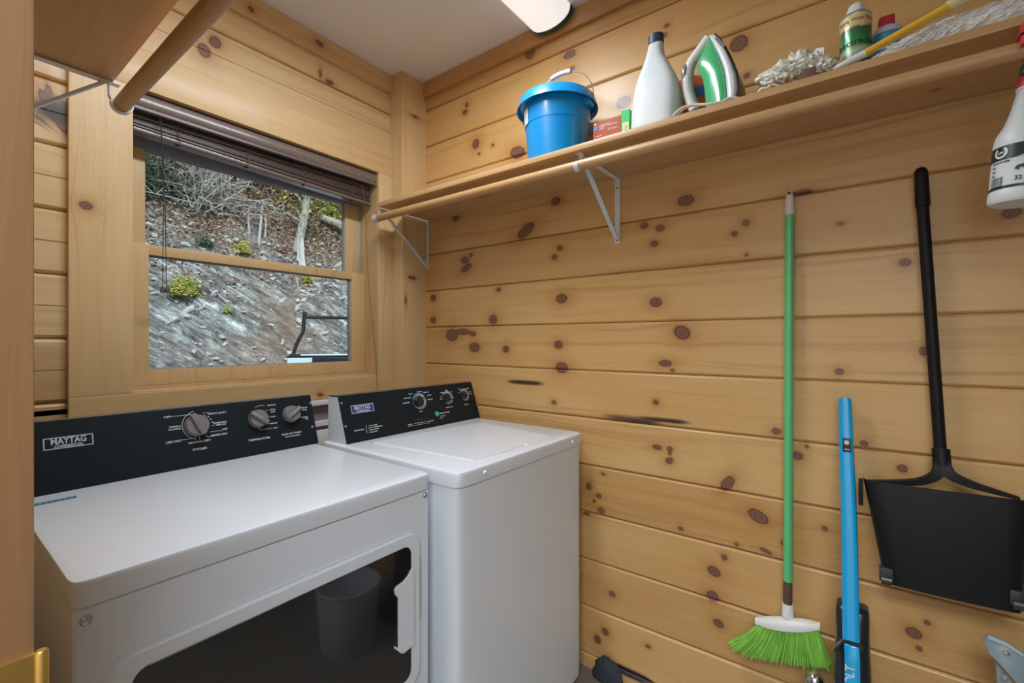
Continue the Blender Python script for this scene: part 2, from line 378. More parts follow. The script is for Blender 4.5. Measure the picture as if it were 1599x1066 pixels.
struct('floor', 'dark floor', bx((-1.8, -1.2, -.1), (1.75, 2.0, 0)), M_floor)
struct('ceiling', 'smooth white ceiling', bx((-1.8, -1.2, ZC), (1.75, 2.05, ZC + .12)), M_ceil)
# outer skins so that no daylight leaks in
struct('wall_right_outer', 'outer skin of the right wall', bx((XR + .02, -1.2, -.1), (XR + .14, 2.06, ZC)), M_drywall)
ob = MB(); ob.box((-.1, 1.865, 0), (WX0 - .03, 2.05, ZC)); ob.box((WX1 + .03, 1.865, 0), (1.74, 2.05, ZC)); ob.box((WX0 - .03, 1.865, 0), (WX1 + .03, 2.05, WZ0 - .03)); ob.box((WX0 - .03, 1.865, WZ1 + .03), (WX1 + .03, 2.05, ZC))
struct('wall_back_outer', 'outer skin of the window wall', ob, M_drywall)

def slab(name, lo, hi, m, al, knots=(), parent=None, label=None, bev=.002, board=None, kind=True, cut=.01, stains=()):
    """wood board: bevelled box, subdivided finely when it carries knots"""
    mb = MB(); mb.box(lo, hi, bev)
    if knots:
        ln = max(range(3), key=lambda i: hi[i] - lo[i])
        for ax in range(3):
            if hi[ax] - lo[ax] < .05: continue
            for q in np.arange(lo[ax] + cut, hi[ax], cut if ax != ln else cut*1.3):
                co = Vector((0, 0, 0)); co[ax] = q; no = Vector((0, 0, 0)); no[ax] = 1
                bmesh.ops.bisect_plane(mb.bm, geom=mb.bm.verts[:] + mb.bm.edges[:] + mb.bm.faces[:], plane_co=co, plane_no=no)
    o = mb.build(name, m, parent)
    th = min(range(3), key=lambda i: hi[i] - lo[i]); ac = [i for i in range(3) if i not in (th, al)][0]
    paint(o, al, ac, knots, stains, random.random() if board is None else board)
    if kind: o['kind'] = 'structure'
    if label: o['label'] = label
    return o
def kt(px, py, rx, ry, plane, al, ang=0, **pl):
    p = at(px, py, **pl); q = at(px + rx, py, **pl); s = (p - Vector((0, 0, H))).dot(FW)
    w_ = (q - p).length; h_ = ry*s/F
    if al == 2: return (p.z, p.x if 'y' in pl else p.y, h_, w_, ang)
    return (p.x if al == 0 else p.y, p.z, w_, h_, ang)
# crown boards, corner post
slab('trim_1', (.0, 1.832, ZC - .085), (1.449, 1.852, ZC - .0005), M_px, 0, [kt(392,14,4,4,0,0,y=1.832), kt(499,68,5,4,0,0,y=1.832)], label='crown board over the window')
slab('trim_2', (1.582, -1.09, ZC - .076), (1.604, 1.755, ZC - .0005), M_py, 1, label='crown board along the right wall')
slab('trim_3', (1.450, 1.755, 0), (1.603, 1.860, ZC - .001), M_pz, 2,
     [(at(611,470,x=1.45).z, 1.47, .02, .004, 0), kt(648,183,7,2,0,2,y=1.755), kt(583,433,2,2,0,2,y=1.755), kt(640,433,2.5,2,0,2,y=1.755), kt(646,434,3,2.5,0,2,y=1.755)], label='square pine corner post')
# casing round the window
slab('trim_4', (.286, 1.830, WZ0 - .002), (WX0, 1.852, WZ1), M_pz, 2, [kt(134,321,10,6.5,0,2,y=1.83)], label='left window casing')
slab('trim_5', (WX1, 1.830, WZ0 - .002), (1.4495, 1.852, WZ1), M_pz, 2, label='right window casing')
slab('trim_6', (.286, 1.829, WZ1), (1.4495, 1.852, WZ1 + .130), M_px, 0, label='head casing')
slab('trim_7', (.286, 1.829, WZ0 - .085), (1.4495, 1.852, WZ0 - .002), M_px, 0, [kt(500,616,4,3,0,0,y=1.83)], label='apron board below the window')
# door jamb beside the camera
JX = .0593
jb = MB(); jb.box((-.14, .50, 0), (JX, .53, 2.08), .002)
j = jb.build('door_1', M_jamb_shaded); tag(j, 'pine door jamb with brass hinge at left', None, None, 'structure'); paint(j, 2, 0, (), (), .4);
hz = at(55, 1020, y=.497).z
hg = MB(); hg.box((-.03, .4965, hz - .09), (JX + .002, .5005, hz), .0008)
ho = hg.build('hinge_leaf', M_brass, j)
hs = MB()
for dz in (.018, .045, .072):
    for xx in ((.031 if dz != .045 else .044),):
        hs.lathe([(.0001, 0), (.0042, 0), (.0038, .0014), (.0001, .0016)], M=Matrix.Translation((xx, .4965, hz - dz)) @ Matrix.Rotation(PI/2, 4, 'X'), seg=16)
hs.build('screw', M_brassd, ho)
kb = MB(); kb.tube([(JX + .0035, .4975, hz - .092), (JX + .0035, .4975, hz - .001), (JX + .0035, .4975, hz + .0008)], [.0042, .0042, .003], 14); kb.build('hinge_knuckle', M_brass, j)

# ------------------------------------------------------------------ window
def glass_mat():
    m = bpy.data.materials.new('window_glass'); m.use_nodes = True; n = m.node_tree.nodes; l = m.node_tree.links; n.clear()
    o = n.new('ShaderNodeOutputMaterial'); mx = n.new('ShaderNodeMixShader'); t = n.new('ShaderNodeBsdfTransparent'); gl = n.new('ShaderNodeBsdfGlossy'); f = n.new('ShaderNodeFresnel')
    f.inputs['IOR'].default_value = 1.3; gl.inputs['Roughness'].default_value = .02; t.inputs['Color'].default_value = (.93, .97, .97, 1)
    l.new(f.outputs[0], mx.inputs[0]); l.new(t.outputs[0], mx.inputs[1]); l.new(gl.outputs[0], mx.inputs[2]); l.new(mx.outputs[0], o.inputs[0]); return m
M_glass = glass_mat()
win = bpy.data.objects.new('window_1', None); C.objects.link(win); win.location = ((WX0+WX1)/2, 1.95, WZ0); WLOC['window_1'] = Vector(win.location); tag(win, 'double hung pine window with brown blind', None, None, 'structure')
fr = MB()
fr.box((WX0 - .015, 1.8525, WZ0 - .014), (WX0, 2.06, WZ1 + .014)); fr.box((WX1, 1.8525, WZ0 - .014), (WX1 + .015, 2.06, WZ1 + .014))
fr.box((WX0, 1.8525, WZ1), (WX1, 2.06, WZ1 + .014)); fr.box((WX0, 1.833, WZ0 - .014), (WX1, 2.06, WZ0 + .002), .001)
fr.box((WX0, 1.925, WZ0 + .002), (WX1, 1.935, WZ0 + .010), .001)
fo = fr.build('window_frame', M_pz, win); paint(fo, 2, 1, [(at(575,548,x=WX1).z, 1.885, .022, .010, 0), (at(573,560,x=WX1).z, 1.90, .014, .007, 0)], (), .3)
tr = MB()
for yy in (1.983, 2.000, 2.020): tr.box((WX1 - .012, yy, WZ0 + .35), (WX1, yy + .006, WZ1), .001); tr.box((WX0, yy, WZ0 + .35), (WX0 + .012, yy + .006, WZ1), .001)
tr.build('sash_track', M_vinylg, win)
def sash(name, x0, x1, z0, z1, gx0, gx1, gz0, gz1, y0, y1, board):
    s = MB(); s.box((x0, y0, z0), (gx0, y1, z1), .0015); s.box((gx1, y0, z0), (x1, y1, z1), .0015)
    s.box((gx0 - .0005, y0 + .0003, z0), (gx1 + .0005, y1, gz0), .0015); s.box((gx0 - .0005, y0 + .0003, gz1), (gx1 + .0005, y1, z1), .0015)
    o = s.build(name, M_pz, win); paint(o, 2, 0, (), (), board)
    b = MB(); yb = y0 + .012; t = .005
    b.box((gx0, yb, gz0), (gx0 + .002, yb + .014, gz1)); b.box((gx1 - t, yb, gz0), (gx1, yb + .014, gz1)); b.box((gx0 + .002, yb, gz1 - .006), (gx1 - t, yb + .014, gz1)); b.box((gx0 + .002, yb, gz0), (gx1 - t, yb + .014, gz0 + .002))
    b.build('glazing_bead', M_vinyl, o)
    p = MB(); p.box((gx0 + .001, yb + .006, gz0 + .001), (gx1 - .001, yb + .009, gz1 - .001)); p.build('pane', M_glass, o)
    return o
sash('lower_sash', WX0 + .001, WX1 - .001, WZ0 + .010, H + .331, .5036, 1.293, H - .099, H + .296, 1.940, 1.975, .6)
us = sash('upper_sash', WX0 + .013, WX1 - .013, H + .300, WZ1 - .002, .5045, 1.288, H + .335, H + .670, 1.982, 2.012, .8)
vr = MB(); vr.box((.4475, 1.979, H + .667), (1.356, 1.9815, WZ1 - .004)); vr.build('head_liner', M_vinyl, us)  # thin blue-grey strip set before the sash's top rail

# ------------------------------------------------------------------ blind
bl = thing('window_blind', 'brown slatted blind drawn up to the top of the window', 'blind', ((WX0+WX1)/2, 1.88, WZ1 - .16))
v = MB(); vp = [(0, 0), (.004, .048), (-.006, .053), (-.014, .050), (-.018, .040), (-.019, .024), (-.017, .012), (-.012, .004)]
v.prism([(a, b) for a, b in vp], (WX0 + .004, 1.862, WZ1 - .058), Y, Z, X, 0, WX1 - WX0 - .008)
v.prism([(-.014, .0005), (-.022, .004), (-.022, -.004), (-.014, -.006)], (WX0 + .004, 1.862, WZ1 - .058), Y, Z, X, 0, WX1 - WX0 - .008)
v.build('valance', M_valance, bl)
hr = MB(); hr.box((WX0 + .008, 1.868, WZ1 - .046), (WX1 - .008, 1.925, WZ1 - .006), .002); hr.build('headrail', M_vinyl, bl)  # blue-grey base colour paints in sky reflected on the headrail
ns = 15; xm = (WX0 + WX1)/2
for i in range(ns):
    s = MB(); f = i/(ns - 1); zl_ = H + .703 + .037*f; zr2 = H + .674 + .070*f; dx = random.uniform(-.004, .004)
    M = Matrix.Translation((xm + dx, 1.904 + random.uniform(-.003, .003), (zl_ + zr2)/2)) @ Matrix.Rotation(-math.atan((zr2 - zl_)/.9) + random.uniform(-.001, .001), 4, 'Y') @ Matrix.Rotation(math.radians(random.uniform(-2.5, 2.5)), 4, 'X')
    s.box((-.455, -.024, -.0011), (.455, .024, .0011), .0005, 1, M); s.build('slat', M_slat, bl)
M = Matrix.Translation((xm, 1.904, H + .6795)) @ Matrix.Rotation(math.atan(.030/.9), 4, 'Y')
s = MB(); s.box((-.456, -.025, -.007), (.456, .025, .006), .004, 3, M); br = s.build('bottom_rail', M_valance, bl)
for px in (279, 387, 476, 551):
    p = at(px, 300, y=1.88); zz = H + .6795 - (p.x - xm)*.0333
    s = MB(); s.lathe([(.0001, -.0095), (.006, -.0095), (.007, -.0065), (.0001, -.006)], (p.x, 1.896, zz), 16); s.build('rail_plug', M_cordd, br)
    lc = MB()
    pts = [(p.x + .006*math.sin(t*37) + random.uniform(-.003, .003), 1.876 - .003*abs(math.cos(t*37)), zz + .080*t) for t in np.linspace(0, 1, 26)]
    lc.tube(spline(pts, 3), .0011, 5); lc.build('ladder_cord', M_cord, bl)
pc = MB(); a = at(251, 188, y=1.858)
for dx, zz in ((0, H + .185), (.010, H + .183)):
    pc.tube(spline([(a.x - .004 + dx*.3, 1.858, WZ1 - .055), (a.x + dx*.2, 1.855, WZ1 - .12), (a.x + .006 + dx*.4, 1.853, WZ1 - .3), (a.x + .004 + dx, 1.853, zz)], 6), .0011, 6)
pc.build('pull_cord', M_cordd, bl)
for dx in (-.001, .0125):
    ts = MB(); ts.sect([(H + .162, a.x + .005 + dx, 1.853, .0068, .006, 4), (H + .180, a.x + .005 + dx, 1.853, .005, .005, 4), (H + .185, a.x + .005 + dx, 1.853, .002, .002, 2)], seg=12); ts.build('tassel', mat('tassel_grey', (.05, .052, .055), .5), bl)
tc_ = MB()
tc_.tube(spline([at(566, 288, y=1.855), at(571, 335, y=1.846), at(573, 400, y=1.838), at(578, 470, y=1.822), at(585, 540, y=1.820), at(590, 612, y=1.822)], 8), .0014, 6)
tc_.build('tilt_cord', M_cord, bl)

# ------------------------------------------------------------------ appliances
DZ = H - .345
def console(t, x0, x1, yb, yt, back, zt, capm):
    """sloped control panel; returns frame (point, u, v, n)"""
    P = Vector((x0, yb, DZ)); v_ = Vector((0, yt - yb, zt - DZ)).normalized(); n_ = Vector((0, -v_.z, v_.y))
    b = MB(); prof = [(yb + .004, DZ + .0005), (yt + .004, zt - .003), (back, zt - .006), (back, DZ + .0005)]
    b.loft([[(x, y, z) for y, z in prof] for x in (x0, x1)]); b.build('console_housing', capm, t)
    f = MB(); L = Vector((0, yt - yb, zt - DZ)).length
    f.prism(rrect(0, x1 - x0, 0, L, .003, 3), P, X, v_, n_, -.003, .0006); f.build('control_panel', M_black, t)
    e = MB(); pr = [(yt - .0005, zt + .0004), (yt + .004, zt + .0022), (back - .002, zt - .0005), (back - .002, zt - .004), (yt, zt - .003)]
    e.loft([[(x, y, z) for y, z in pr] for x in (x0 - .0005, x1 + .0005)]); e.build('panel_top', M_ptop, t)
    return P, X, v_, n_
def panel_screws(t, fr_, pts, parent):
    P, u, v_, n_ = fr_
    R = Matrix((u, v_, n_)).transposed().to_4x4()
    for px, py in pts:
        q = on_plane(px, py, P, n_); s = MB(); s.lathe([(.0045, .0006), (.0042, .0020), (.002, .0028), (.0001, .0028)], M=Matrix.Translation(q) @ R, seg=12); s.build('screw', M_screw, parent)
def lcd(P, n_, off=.0008): return lambda px, py: on_plane(px, py, P, n_) + n_*off

# dryer
dx0, dx1, dyf, dyb = .140, .828, .892, 1.560
dr = thing('clothes_dryer', 'white front loading dryer with black glass door under the window', 'dryer', ((dx0+dx1)/2, 1.22, 0))
b = MB(); b.box((dx0 + .003, dyf, .02), (dx1 - .003, dyb, DZ - .040), .010, 3)
b.build('body', M_white, dr)
b = MB(); b.box((dx0 + .03, .93, 0), (dx1 - .03, 1.52, .022)); b.build('plinth', M_black, dr)
b = MB(); b.sect([(DZ - .040, (dx0+dx1)/2, (dyb + .888)/2, (dx1-dx0)/2 - .001, (dyb-.888)/2 - .001, 40), (DZ - .005, (dx0+dx1)/2, (dyb+.886)/2, (dx1-dx0)/2, (dyb-.886)/2, 40), (DZ - .001, (dx0+dx1)/2, (dyb+.886)/2, (dx1-dx0)/2 - .0015, (dyb-.886)/2 - .0015, 40), (DZ, (dx0+dx1)/2, (dyb+.886)/2, (dx1-dx0)/2 - .005, (dyb-.886)/2 - .005, 40)], seg=96)
top_d = b.build('top_deck', M_white, dr)
# door: raised frame, glass, handle
dY = dyf
b = MB(); b.prism(rrect(.172, .795, DZ - .525 - .0, DZ - .128, .045), (0, dY, 0), X, Z, -Y, .0, .0025, .0); b.build('door_recess', M_white, dr)
b = MB(); b.prism(rrect(.178, .789, DZ - .519, DZ - .134, .040), (0, dY, 0), X, Z, -Y, .001, .009, .005); door = b.build('door', M_white, dr)
b = MB(); b.prism(rrect(.208, .756, DZ - .490, DZ - .161, .022), (0, dY, 0), X, Z, -Y, .008, .0105, .001); b.build('door_glass', M_glassblk, door)
hp = [(641.5,890),(638,898),(630,908),(619,916),(616,922),(617,929),(622,933),(622,1012),(617,1009),(616,1012),(625,1019),(630,1019),(641.5,1009)]
hq = [on_plane(px, py, Vector((0, dY - .012, 0)), -Y) for px, py in hp]
poly = [(q.x, q.z) for q in hq] + [(.762, hq[-1].z), (.762, hq[0].z)]
b = MB(); b.prism(poly, (0, dY, 0), X, Z, -Y, .009, .0145); b.build('door_handle', M_white, door)
b = MB(); xx = on_plane(641, 950, Vector((0, dY - .009, 0)), -Y).x
b.box((xx + .030, dY - .0100, DZ - .36), (xx + .0315, dY - .0088, DZ - .20)); b.build('door_seam', mat('seam_grey', (.25, .25, .26), .6), door)
for px, py in ((134, 968.5), (663.5, 772.5)):
    q = at(px, py, y=dyf); s = MB(); s.lathe([(.0075, 0), (.0072, .002), (.005, .0045), (.0001, .0055)], M=Matrix.Translation(q) @ Matrix.Rotation(PI/2, 4, 'X'), seg=20); s.build('front_screw', M_screw, dr)
stk = MB(); p = at(118, 774, z=DZ + .0004); q = at(40, 789, z=DZ + .0004)
stk.box((q.x, p.y - .016, DZ), (p.x, p.y + .001, DZ + .0008)); so = stk.build('deck_sticker', mat('sticker_blue', (.02, .13, .22), .4), dr)
st2 = MB()
for i in range(7): st2.box((q.x + .006 + i*.010, p.y - .011, DZ + .0008), (q.x + .012 + i*.010, p.y - .005, DZ + .0011))
st2.build('sticker_print', mat('sticker_print', (.30, .50, .62), .5), so)
fd = console(dr, dx0 - .002, .838, 1.447, 1.500, 1.545, H - .187, M_black)
panel_screws(dr, fd, ((485, 629), (487.5, 666)), dr)
P, u, v_, n_ = fd; q = lcd(P, n_)
lt = MB()
TK = .74
def T(px, py, s, size, al='LEFT', sx=1.15): lt.text(s, size*TK, q(px, py), u, v_, n_, al, .0002, sx)
def LN(pts, r=.0006):
    lt.tube([q(*a) for a in pts], r, 4)
T(261, 652.5, 'OFF', .0105, 'CENTER'); T(339, 646.0, 'HEAVY DUTY', .0095, 'CENTER'); T(273, 667, 'WRINKLE', .0072, 'CENTER'); T(273, 671, 'CONTROL', .0072, 'CENTER')
T(271, 691, 'LESS DRY', .0100, 'CENTER'); T(312, 690.5, 'NORMAL DRY', .0100, 'CENTER'); T(343, 679.5, 'MORE DRY', .0100, 'CENTER'); T(351, 671, 'OFF', .0095, 'CENTER'); T(344, 660.5, 'DAMP DRY', .0085, 'CENTER'); T(345, 663.5, 'TIMED DRY', .0065, 'CENTER')
T(312, 702, 'CYCLES', .0105, 'CENTER', 1.3); T(405, 686.5, 'TEMPERATURE', .0105, 'CENTER', 1.25); T(456, 677.5, 'PUSH TO START', .0100, 'CENTER', 1.2); T(457.5, 681, 'END OF CYCLE SIGNAL', .0055, 'CENTER')
for s_, px, py in (('REGULAR', 424, 633), ('EXTRA', 426, 640), ('LOW', 426, 643.5), ('LOW', 427, 651), ('MEDIUM', 427, 661.5), ('HIGH', 430, 668.5), ('END OF', 475, 637), ('CYCLE', 475, 640.5), ('SIGNAL', 477, 652), ('ON', 479, 655)): T(px, py, s_, .0068, 'CENTER')
for i, (px, py) in enumerate(((319.5, 649.5), (325, 651.5), (329, 655), (331.5, 659.5), (332.5, 665))): T(px, py, str(50 - 10*i), .0055, 'CENTER')
LN([(266, 650.5), (302, 646.8), (303.5, 648.5)]); LN([(283, 687), (303, 684), (306, 681)]); LN([(327, 643.8), (316, 645)]); LN([(346, 672), (328, 674)]); LN([(334, 680), (324, 682), (321, 679)])
LN([(413, 632.5), (401, 634), (398.5, 637)]); LN([(419, 640), (414, 640.5)]); LN([(423, 650), (419, 650.5)]); LN([(421, 661), (417, 661)]); LN([(424, 668.5), (406, 671), (403, 668)]); LN([(472, 651), (466, 651.5)]); LN([(311.5, 682.5), (311.7, 686)])
kc = q(311, 663)
lt.tube([kc + (u*math.cos(a) + v_*math.sin(a))*.041 for a in np.linspace(math.radians(105), math.radians(255), 24)], .0009, 4)
lt.build('panel_lettering', M_print, dr)
def badge(t, cx0, cy0, cx1, cy1, fr_, blue=False):
    P, u, v_, n_ = fr_; qq = lcd(P, n_, .0007); A = qq(cx0, cy0); B = qq(cx1, cy1)
    # A lower left, B upper right in panel coordinates
    w_ = (B - A).dot(u); h_ = (B - A).dot(v_)
    b = MB(); e = .0022
    for lo, hi in (((0, 0), (w_, e)), ((0, h_ - e), (w_, h_)), ((0, 0), (e, h_)), ((w_ - e, 0), (w_, h_))):
        b.prism([(lo[0], lo[1]), (hi[0], lo[1]), (hi[0], hi[1]), (lo[0], hi[1])], A, u, v_, n_, 0, .0005)
    b.text('MAYTAG', h_*.74, A + u*w_*.5 + v_*h_*.40, u, v_, n_, 'CENTER', .0006, w_/h_/4.15)
    b.text('COMMERCIAL', h_*.27, A + u*w_*.5 + v_*h_*.12, u, v_, n_, 'CENTER', .0003, w_/h_/2.9)
    pb = MB(); pb.prism([(0, 0), (w_, 0), (w_, h_), (0, h_)], A - n_*.0004, u, v_, n_, 0, .0005)
    o = pb.build('badge', mat('badge_blue', (.02, .04, .16), .4) if blue else M_black, t)
    b.build('badge_lettering', mat('badge_silver', (.50, .54, .62), .4), o)
badge(dr, 67.6, 704, 145, 676, (P, u, v_, n_))
def knob(t, fr_, px, py, r, ang, bodym, hi, depth=.022, flat=True):
    P, u, v_, n_ = fr_; c = on_plane(px, py, P + n_*depth*.6, n_) - n_*depth*.6
    c = c - n_*((c - P).dot(n_))
    R = Matrix.Translation(c) @ Matrix((u, v_, n_)).transposed().to_4x4() @ Matrix.Rotation(ang, 4, 'Z')
    b = MB(); b.lathe([(r*1.02, .0008), (r, .003), (r*.94, depth*.72), (r*.88, depth*.8), (.0001, depth*.8)], M=R, seg=40)
    o = b.build('knob', bodym, t)
    gp = MB(); gp.box((-r*1.02, -r*.24, depth*.55), (r*1.10, r*.24, depth*1.15), .002, 2, R); g_ = gp.build('knob_grip', bodym, o)
    ln = MB(); ln.box((-r*.2, -.0009, depth*1.15), (r*1.02, .0009, depth*1.15 + .0006), M=R) if flat else ln.box((r*.5, -.001, depth*1.15), (r*1.05, .001, depth*1.15 + .0006), M=R); ln.build('knob_pointer', hi, g_)
knob(dr, fd, 309, 663, .030, math.radians(112), M_knob, M_knob); knob(dr, fd, 405, 652.5, .0275, math.radians(140), M_knob, M_knobhi); knob(dr, fd, 457, 645, .0265, math.radians(35), M_knob, M_knobhi)

# washer
wx0, wx1, wyf, wyb = .858, 1.544, .826, 1.475
ws = thing('washing_machine', 'white top loading washer in the corner beside the pine wall', 'washing machine', ((wx0+wx1)/2, 1.15, 0))
b = MB(); cx, cy = (wx0+wx1)/2, (wyf+wyb)/2
b.sect([(z, cx, cy, (wx1-wx0)/2 - .004, (wyb-wyf)/2, 26) for z in (.02, DZ - .041)], seg=96); b.build('body', M_white, ws)
for fx in (wx0 + .05, wx1 - .05):
    for fy in (wyf + .05, wyb - .05):
        b = MB(); b.lathe([(.02, 0), (.022, .006), (.012, .01), (.012, .024)], (fx, fy, 0), 16); b.build('foot', M_black, ws)
b = MB(); cy2 = (wyf - .005 + wyb)/2; hy = (wyb - wyf + .005)/2; hx = (wx1 - wx0)/2
b.sect([(DZ - .040, cx, cy2, hx - .001, hy - .001, 26), (DZ - .008, cx, cy2, hx, hy, 26), (DZ - .002, cx, cy2, hx - .002, hy - .002, 26), (DZ, cx, cy2, hx - .007, hy - .007, 26)], seg=96)
b.build('top_deck', M_white, ws)
lp = []
for px, py in ((584, 690), (739, 718.5), (800, 701.5), (806, 697), (818, 693.5), (824, 693.5), (844, 687), (860, 681), (756, 660), (740, 661)):
    a = at(px, py, z=DZ + .002); lp.append((a.x, a.y))
b = MB(); b.prism(lp, (0, 0, 0), X, Y, Z, DZ + .0, DZ + .0030, .002); b.build('lid', M_white, ws)
for px, py in ((757, 737.5), (893.5, 690)):
    q_ = at(px, py, y=wyf - .005); s = MB(); s.lathe([(.0065, 0), (.0062, .002), (.004, .0045), (.0001, .005)], M=Matrix.Translation(q_) @ Matrix.Rotation(PI/2, 4, 'X'), seg=16); s.build('front_screw', M_white, ws)
fw = console(ws, .884, 1.556, 1.352, 1.405, 1.464, H - .188, M_white)
panel_screws(ws, fw, ((533, 629.5), (539.5, 665.5), (738.5, 605), (744.5, 631.5)), ws)
P, u, v_, n_ = fw; q = lcd(P, n_); lt = MB(); TK = .58
for s_, px, py in (('BULKY', 641, 615.5), ('NORMAL', 655, 612), ('DELICATE', 665, 613), ('HEAVY DUTY', 636.5, 622), ('WHITES', 670, 617.5), ('REGULAR', 671.5, 624), ('DRAIN/SPIN', 634.5, 629.5)): T(px, py, s_, .0095, 'CENTER')
T(657, 643, 'CYCLE', .0095, 'CENTER'); T(702, 636, 'TEMPERATURE', .0095, 'CENTER'); T(728, 632, 'OPTIONS', .0095, 'CENTER'); T(686.5, 646.5, 'START / PAUSE', .0130); T(687, 650.5, 'Hold 3 seconds', .0075); T(687, 653.5, 'to cancel', .0075)
for s_, px, py in (('WARM', 690, 613.5), ('COOL', 697, 609.8), ('HOT', 705, 612), ('COLD', 706.5, 620.5), ('TAP', 688.5, 620), ('COLD', 689, 623.5), ('EXTRA', 717.5, 607.8), ('2ND RINSE', 729, 607), ('DEEP', 734, 612), ('WATER', 735, 615), ('OFF', 716, 614)): T(px, py, s_, .0080, 'CENTER')
T(637, 664, 'STATUS', .0085); LN([(637, 665.8), (671, 659.8)])
for i in range(5): T(649 + 5*i, 661.3 - .8*i, ('SENSE', 'WASH', 'RINSE', 'SPIN', 'DONE')[i], .0060, 'CENTER'); T(648.5 + 5*i, 656.3 - .8*i, 'o', .0055, 'CENTER')
T(674.5, 657, 'LID LOCK', .0060, 'CENTER')
T(553, 673.5, 'INSTRUCTIONS', .0085, 'LEFT', 1.1); LN([(571, 663), (573, 676)])
for i, s_ in enumerate(('1  Select CYCLE', '2  Select TEMPERATURE', '3  Select OPTION', '4  Press START')): T(575 + .4*i, 665.6 + 3.4*i, s_, .0085)
lt.build('panel_lettering', M_print, ws)
badge(ws, 549.5, 646.2, 582, 629, fw, True)
for px, py, r, mm in ((655, 626, .0275, M_ringgrey), (699, 620.5, .0235, M_ringgrey), (725, 616, .0225, M_ringgrey)):
    c = q(px, py); R = Matrix.Translation(c) @ Matrix((u, v_, n_)).transposed().to_4x4()
    b = MB(); b.lathe([(r*1.22, -.0003), (r*1.22, .0004), (r*.9, .0004)], M=R, seg=40, cap=True); d = b.build('dial_ring', mm, ws)
    if px == 655:
        b = MB(); pa = [(math.cos(a)*r*1.23, math.sin(a)*r*1.23) for a in np.linspace(math.radians(60), math.radians(205), 20)]; pb = [(math.cos(a)*r*.95, math.sin(a)*r*.95) for a in np.linspace(math.radians(205), math.radians(60), 20)]
        b.prism(pa + pb, c + n_*.0004, u, v_, n_, 0, .0003); b.build('dial_ring_blue', M_ringblue, d)
    knob(ws, fw, px, py, r*.82, {655: .35, 699: -.5, 725: -.15}[px], M_knobb, M_knobhi, .018, False)
c = q(682, 646); b = MB(); b.lathe([(.0105, 0), (.0105, .002), (.0085, .003), (.0085, .004), (.0001, .004)], M=Matrix.Translation(c) @ Matrix((u, v_, n_)).transposed().to_4x4(), seg=24); b.build('start_button', M_green, ws)

# outlet box on the wall between the two machines
a0 = at(486, 626, y=1.83); a1 = at(508, 668, y=1.83)
ob_ = thing('outlet_box', 'white washer outlet box on the wall between dryer and washer', 'outlet box', ((a0.x+a1.x)/2, 1.83, H - .42))
b = MB()
x0_, x1_, z0_, z1_ = a0.x - .05, a1.x + .06, H - .47, H - .252
b.box((x0_, 1.815, z1_ - .022), (x1_, 1.849, z1_), .003); b.box((x0_, 1.815, z0_), (x1_, 1.849, z0_ + .09), .003); b.box((x0_, 1.815, z0_ + .09), (x0_ + .02, 1.849, z1_ - .022)); b.box((x1_ - .02, 1.815, z0_ + .09), (x1_, 1.849, z1_ - .022))
b.box((x0_ + .02, 1.815, z0_ + .108), (x1_ - .02, 1.845, z0_ + .128))
b.build('box_frame', M_whitep, ob_)
b = MB(); b.box((x0_ + .02, 1.838, z0_ + .09), (x1_ - .02, 1.848, z1_ - .022)); b.build('box_back', mat('box_back', (.22, .17, .19), .6), ob_)

# ------------------------------------------------------------------ shelves, rods, brackets
ZS = H + .605; ST = .019
def shelf_board(name, lo, hi, knots, label, board):
    o = slab(name, lo, hi, M_shelf, 1, knots, label=label, board=board, kind=False, cut=.008); o['category'] = 'shelf'; return o
kn_s = []
for px, py, rx, ry in ((754, 307.5, 6, 2.5), (1461, 140.5, 9, 2.5)):
    a = at(px, py, z=ZS); kn_s.append((a.y, a.x, .012 if px < 1000 else .007, .006, 0))
rsf = shelf_board('wall_shelf', (1.284, -1.05, ZS), (1.599, 1.725, ZS + ST), kn_s, 'long pine shelf on the right wall above the brooms', .2)
lsf = shelf_board('wall_shelf', (.036, .535, ZS), (.293, 1.400, ZS + ST), [], 'short pine shelf at top left above the dryer', .55)
def rod(name, x, y0, y1, label, m, caps):
    t = thing(name, label, 'closet rod', (x, (y0+y1)/2, H + .543))
    b = MB(); b.tube([(x, y, H + .56) for y in np.linspace(y0, y1, 12)], .0165, 28); o = b.build('rod', m, t); paint(o, 1, 2, (), (), random.random())
    if caps:
        for a, c_ in ((y1 - .004, y1 + .006),):
            b = MB(); b.tube([(x, a, H + .56), (x, c_, H + .56)], .0185, 24); b.build('end_cap', M_bracket, t)
    return t
rod('closet_rod', 1.296, -1.05, 1.755, 'round pine rod hanging below the right shelf', M_shelf, True)
rod('closet_rod', .309, .535, 1.392, 'round pine rod hanging below the left shelf', M_py, False)
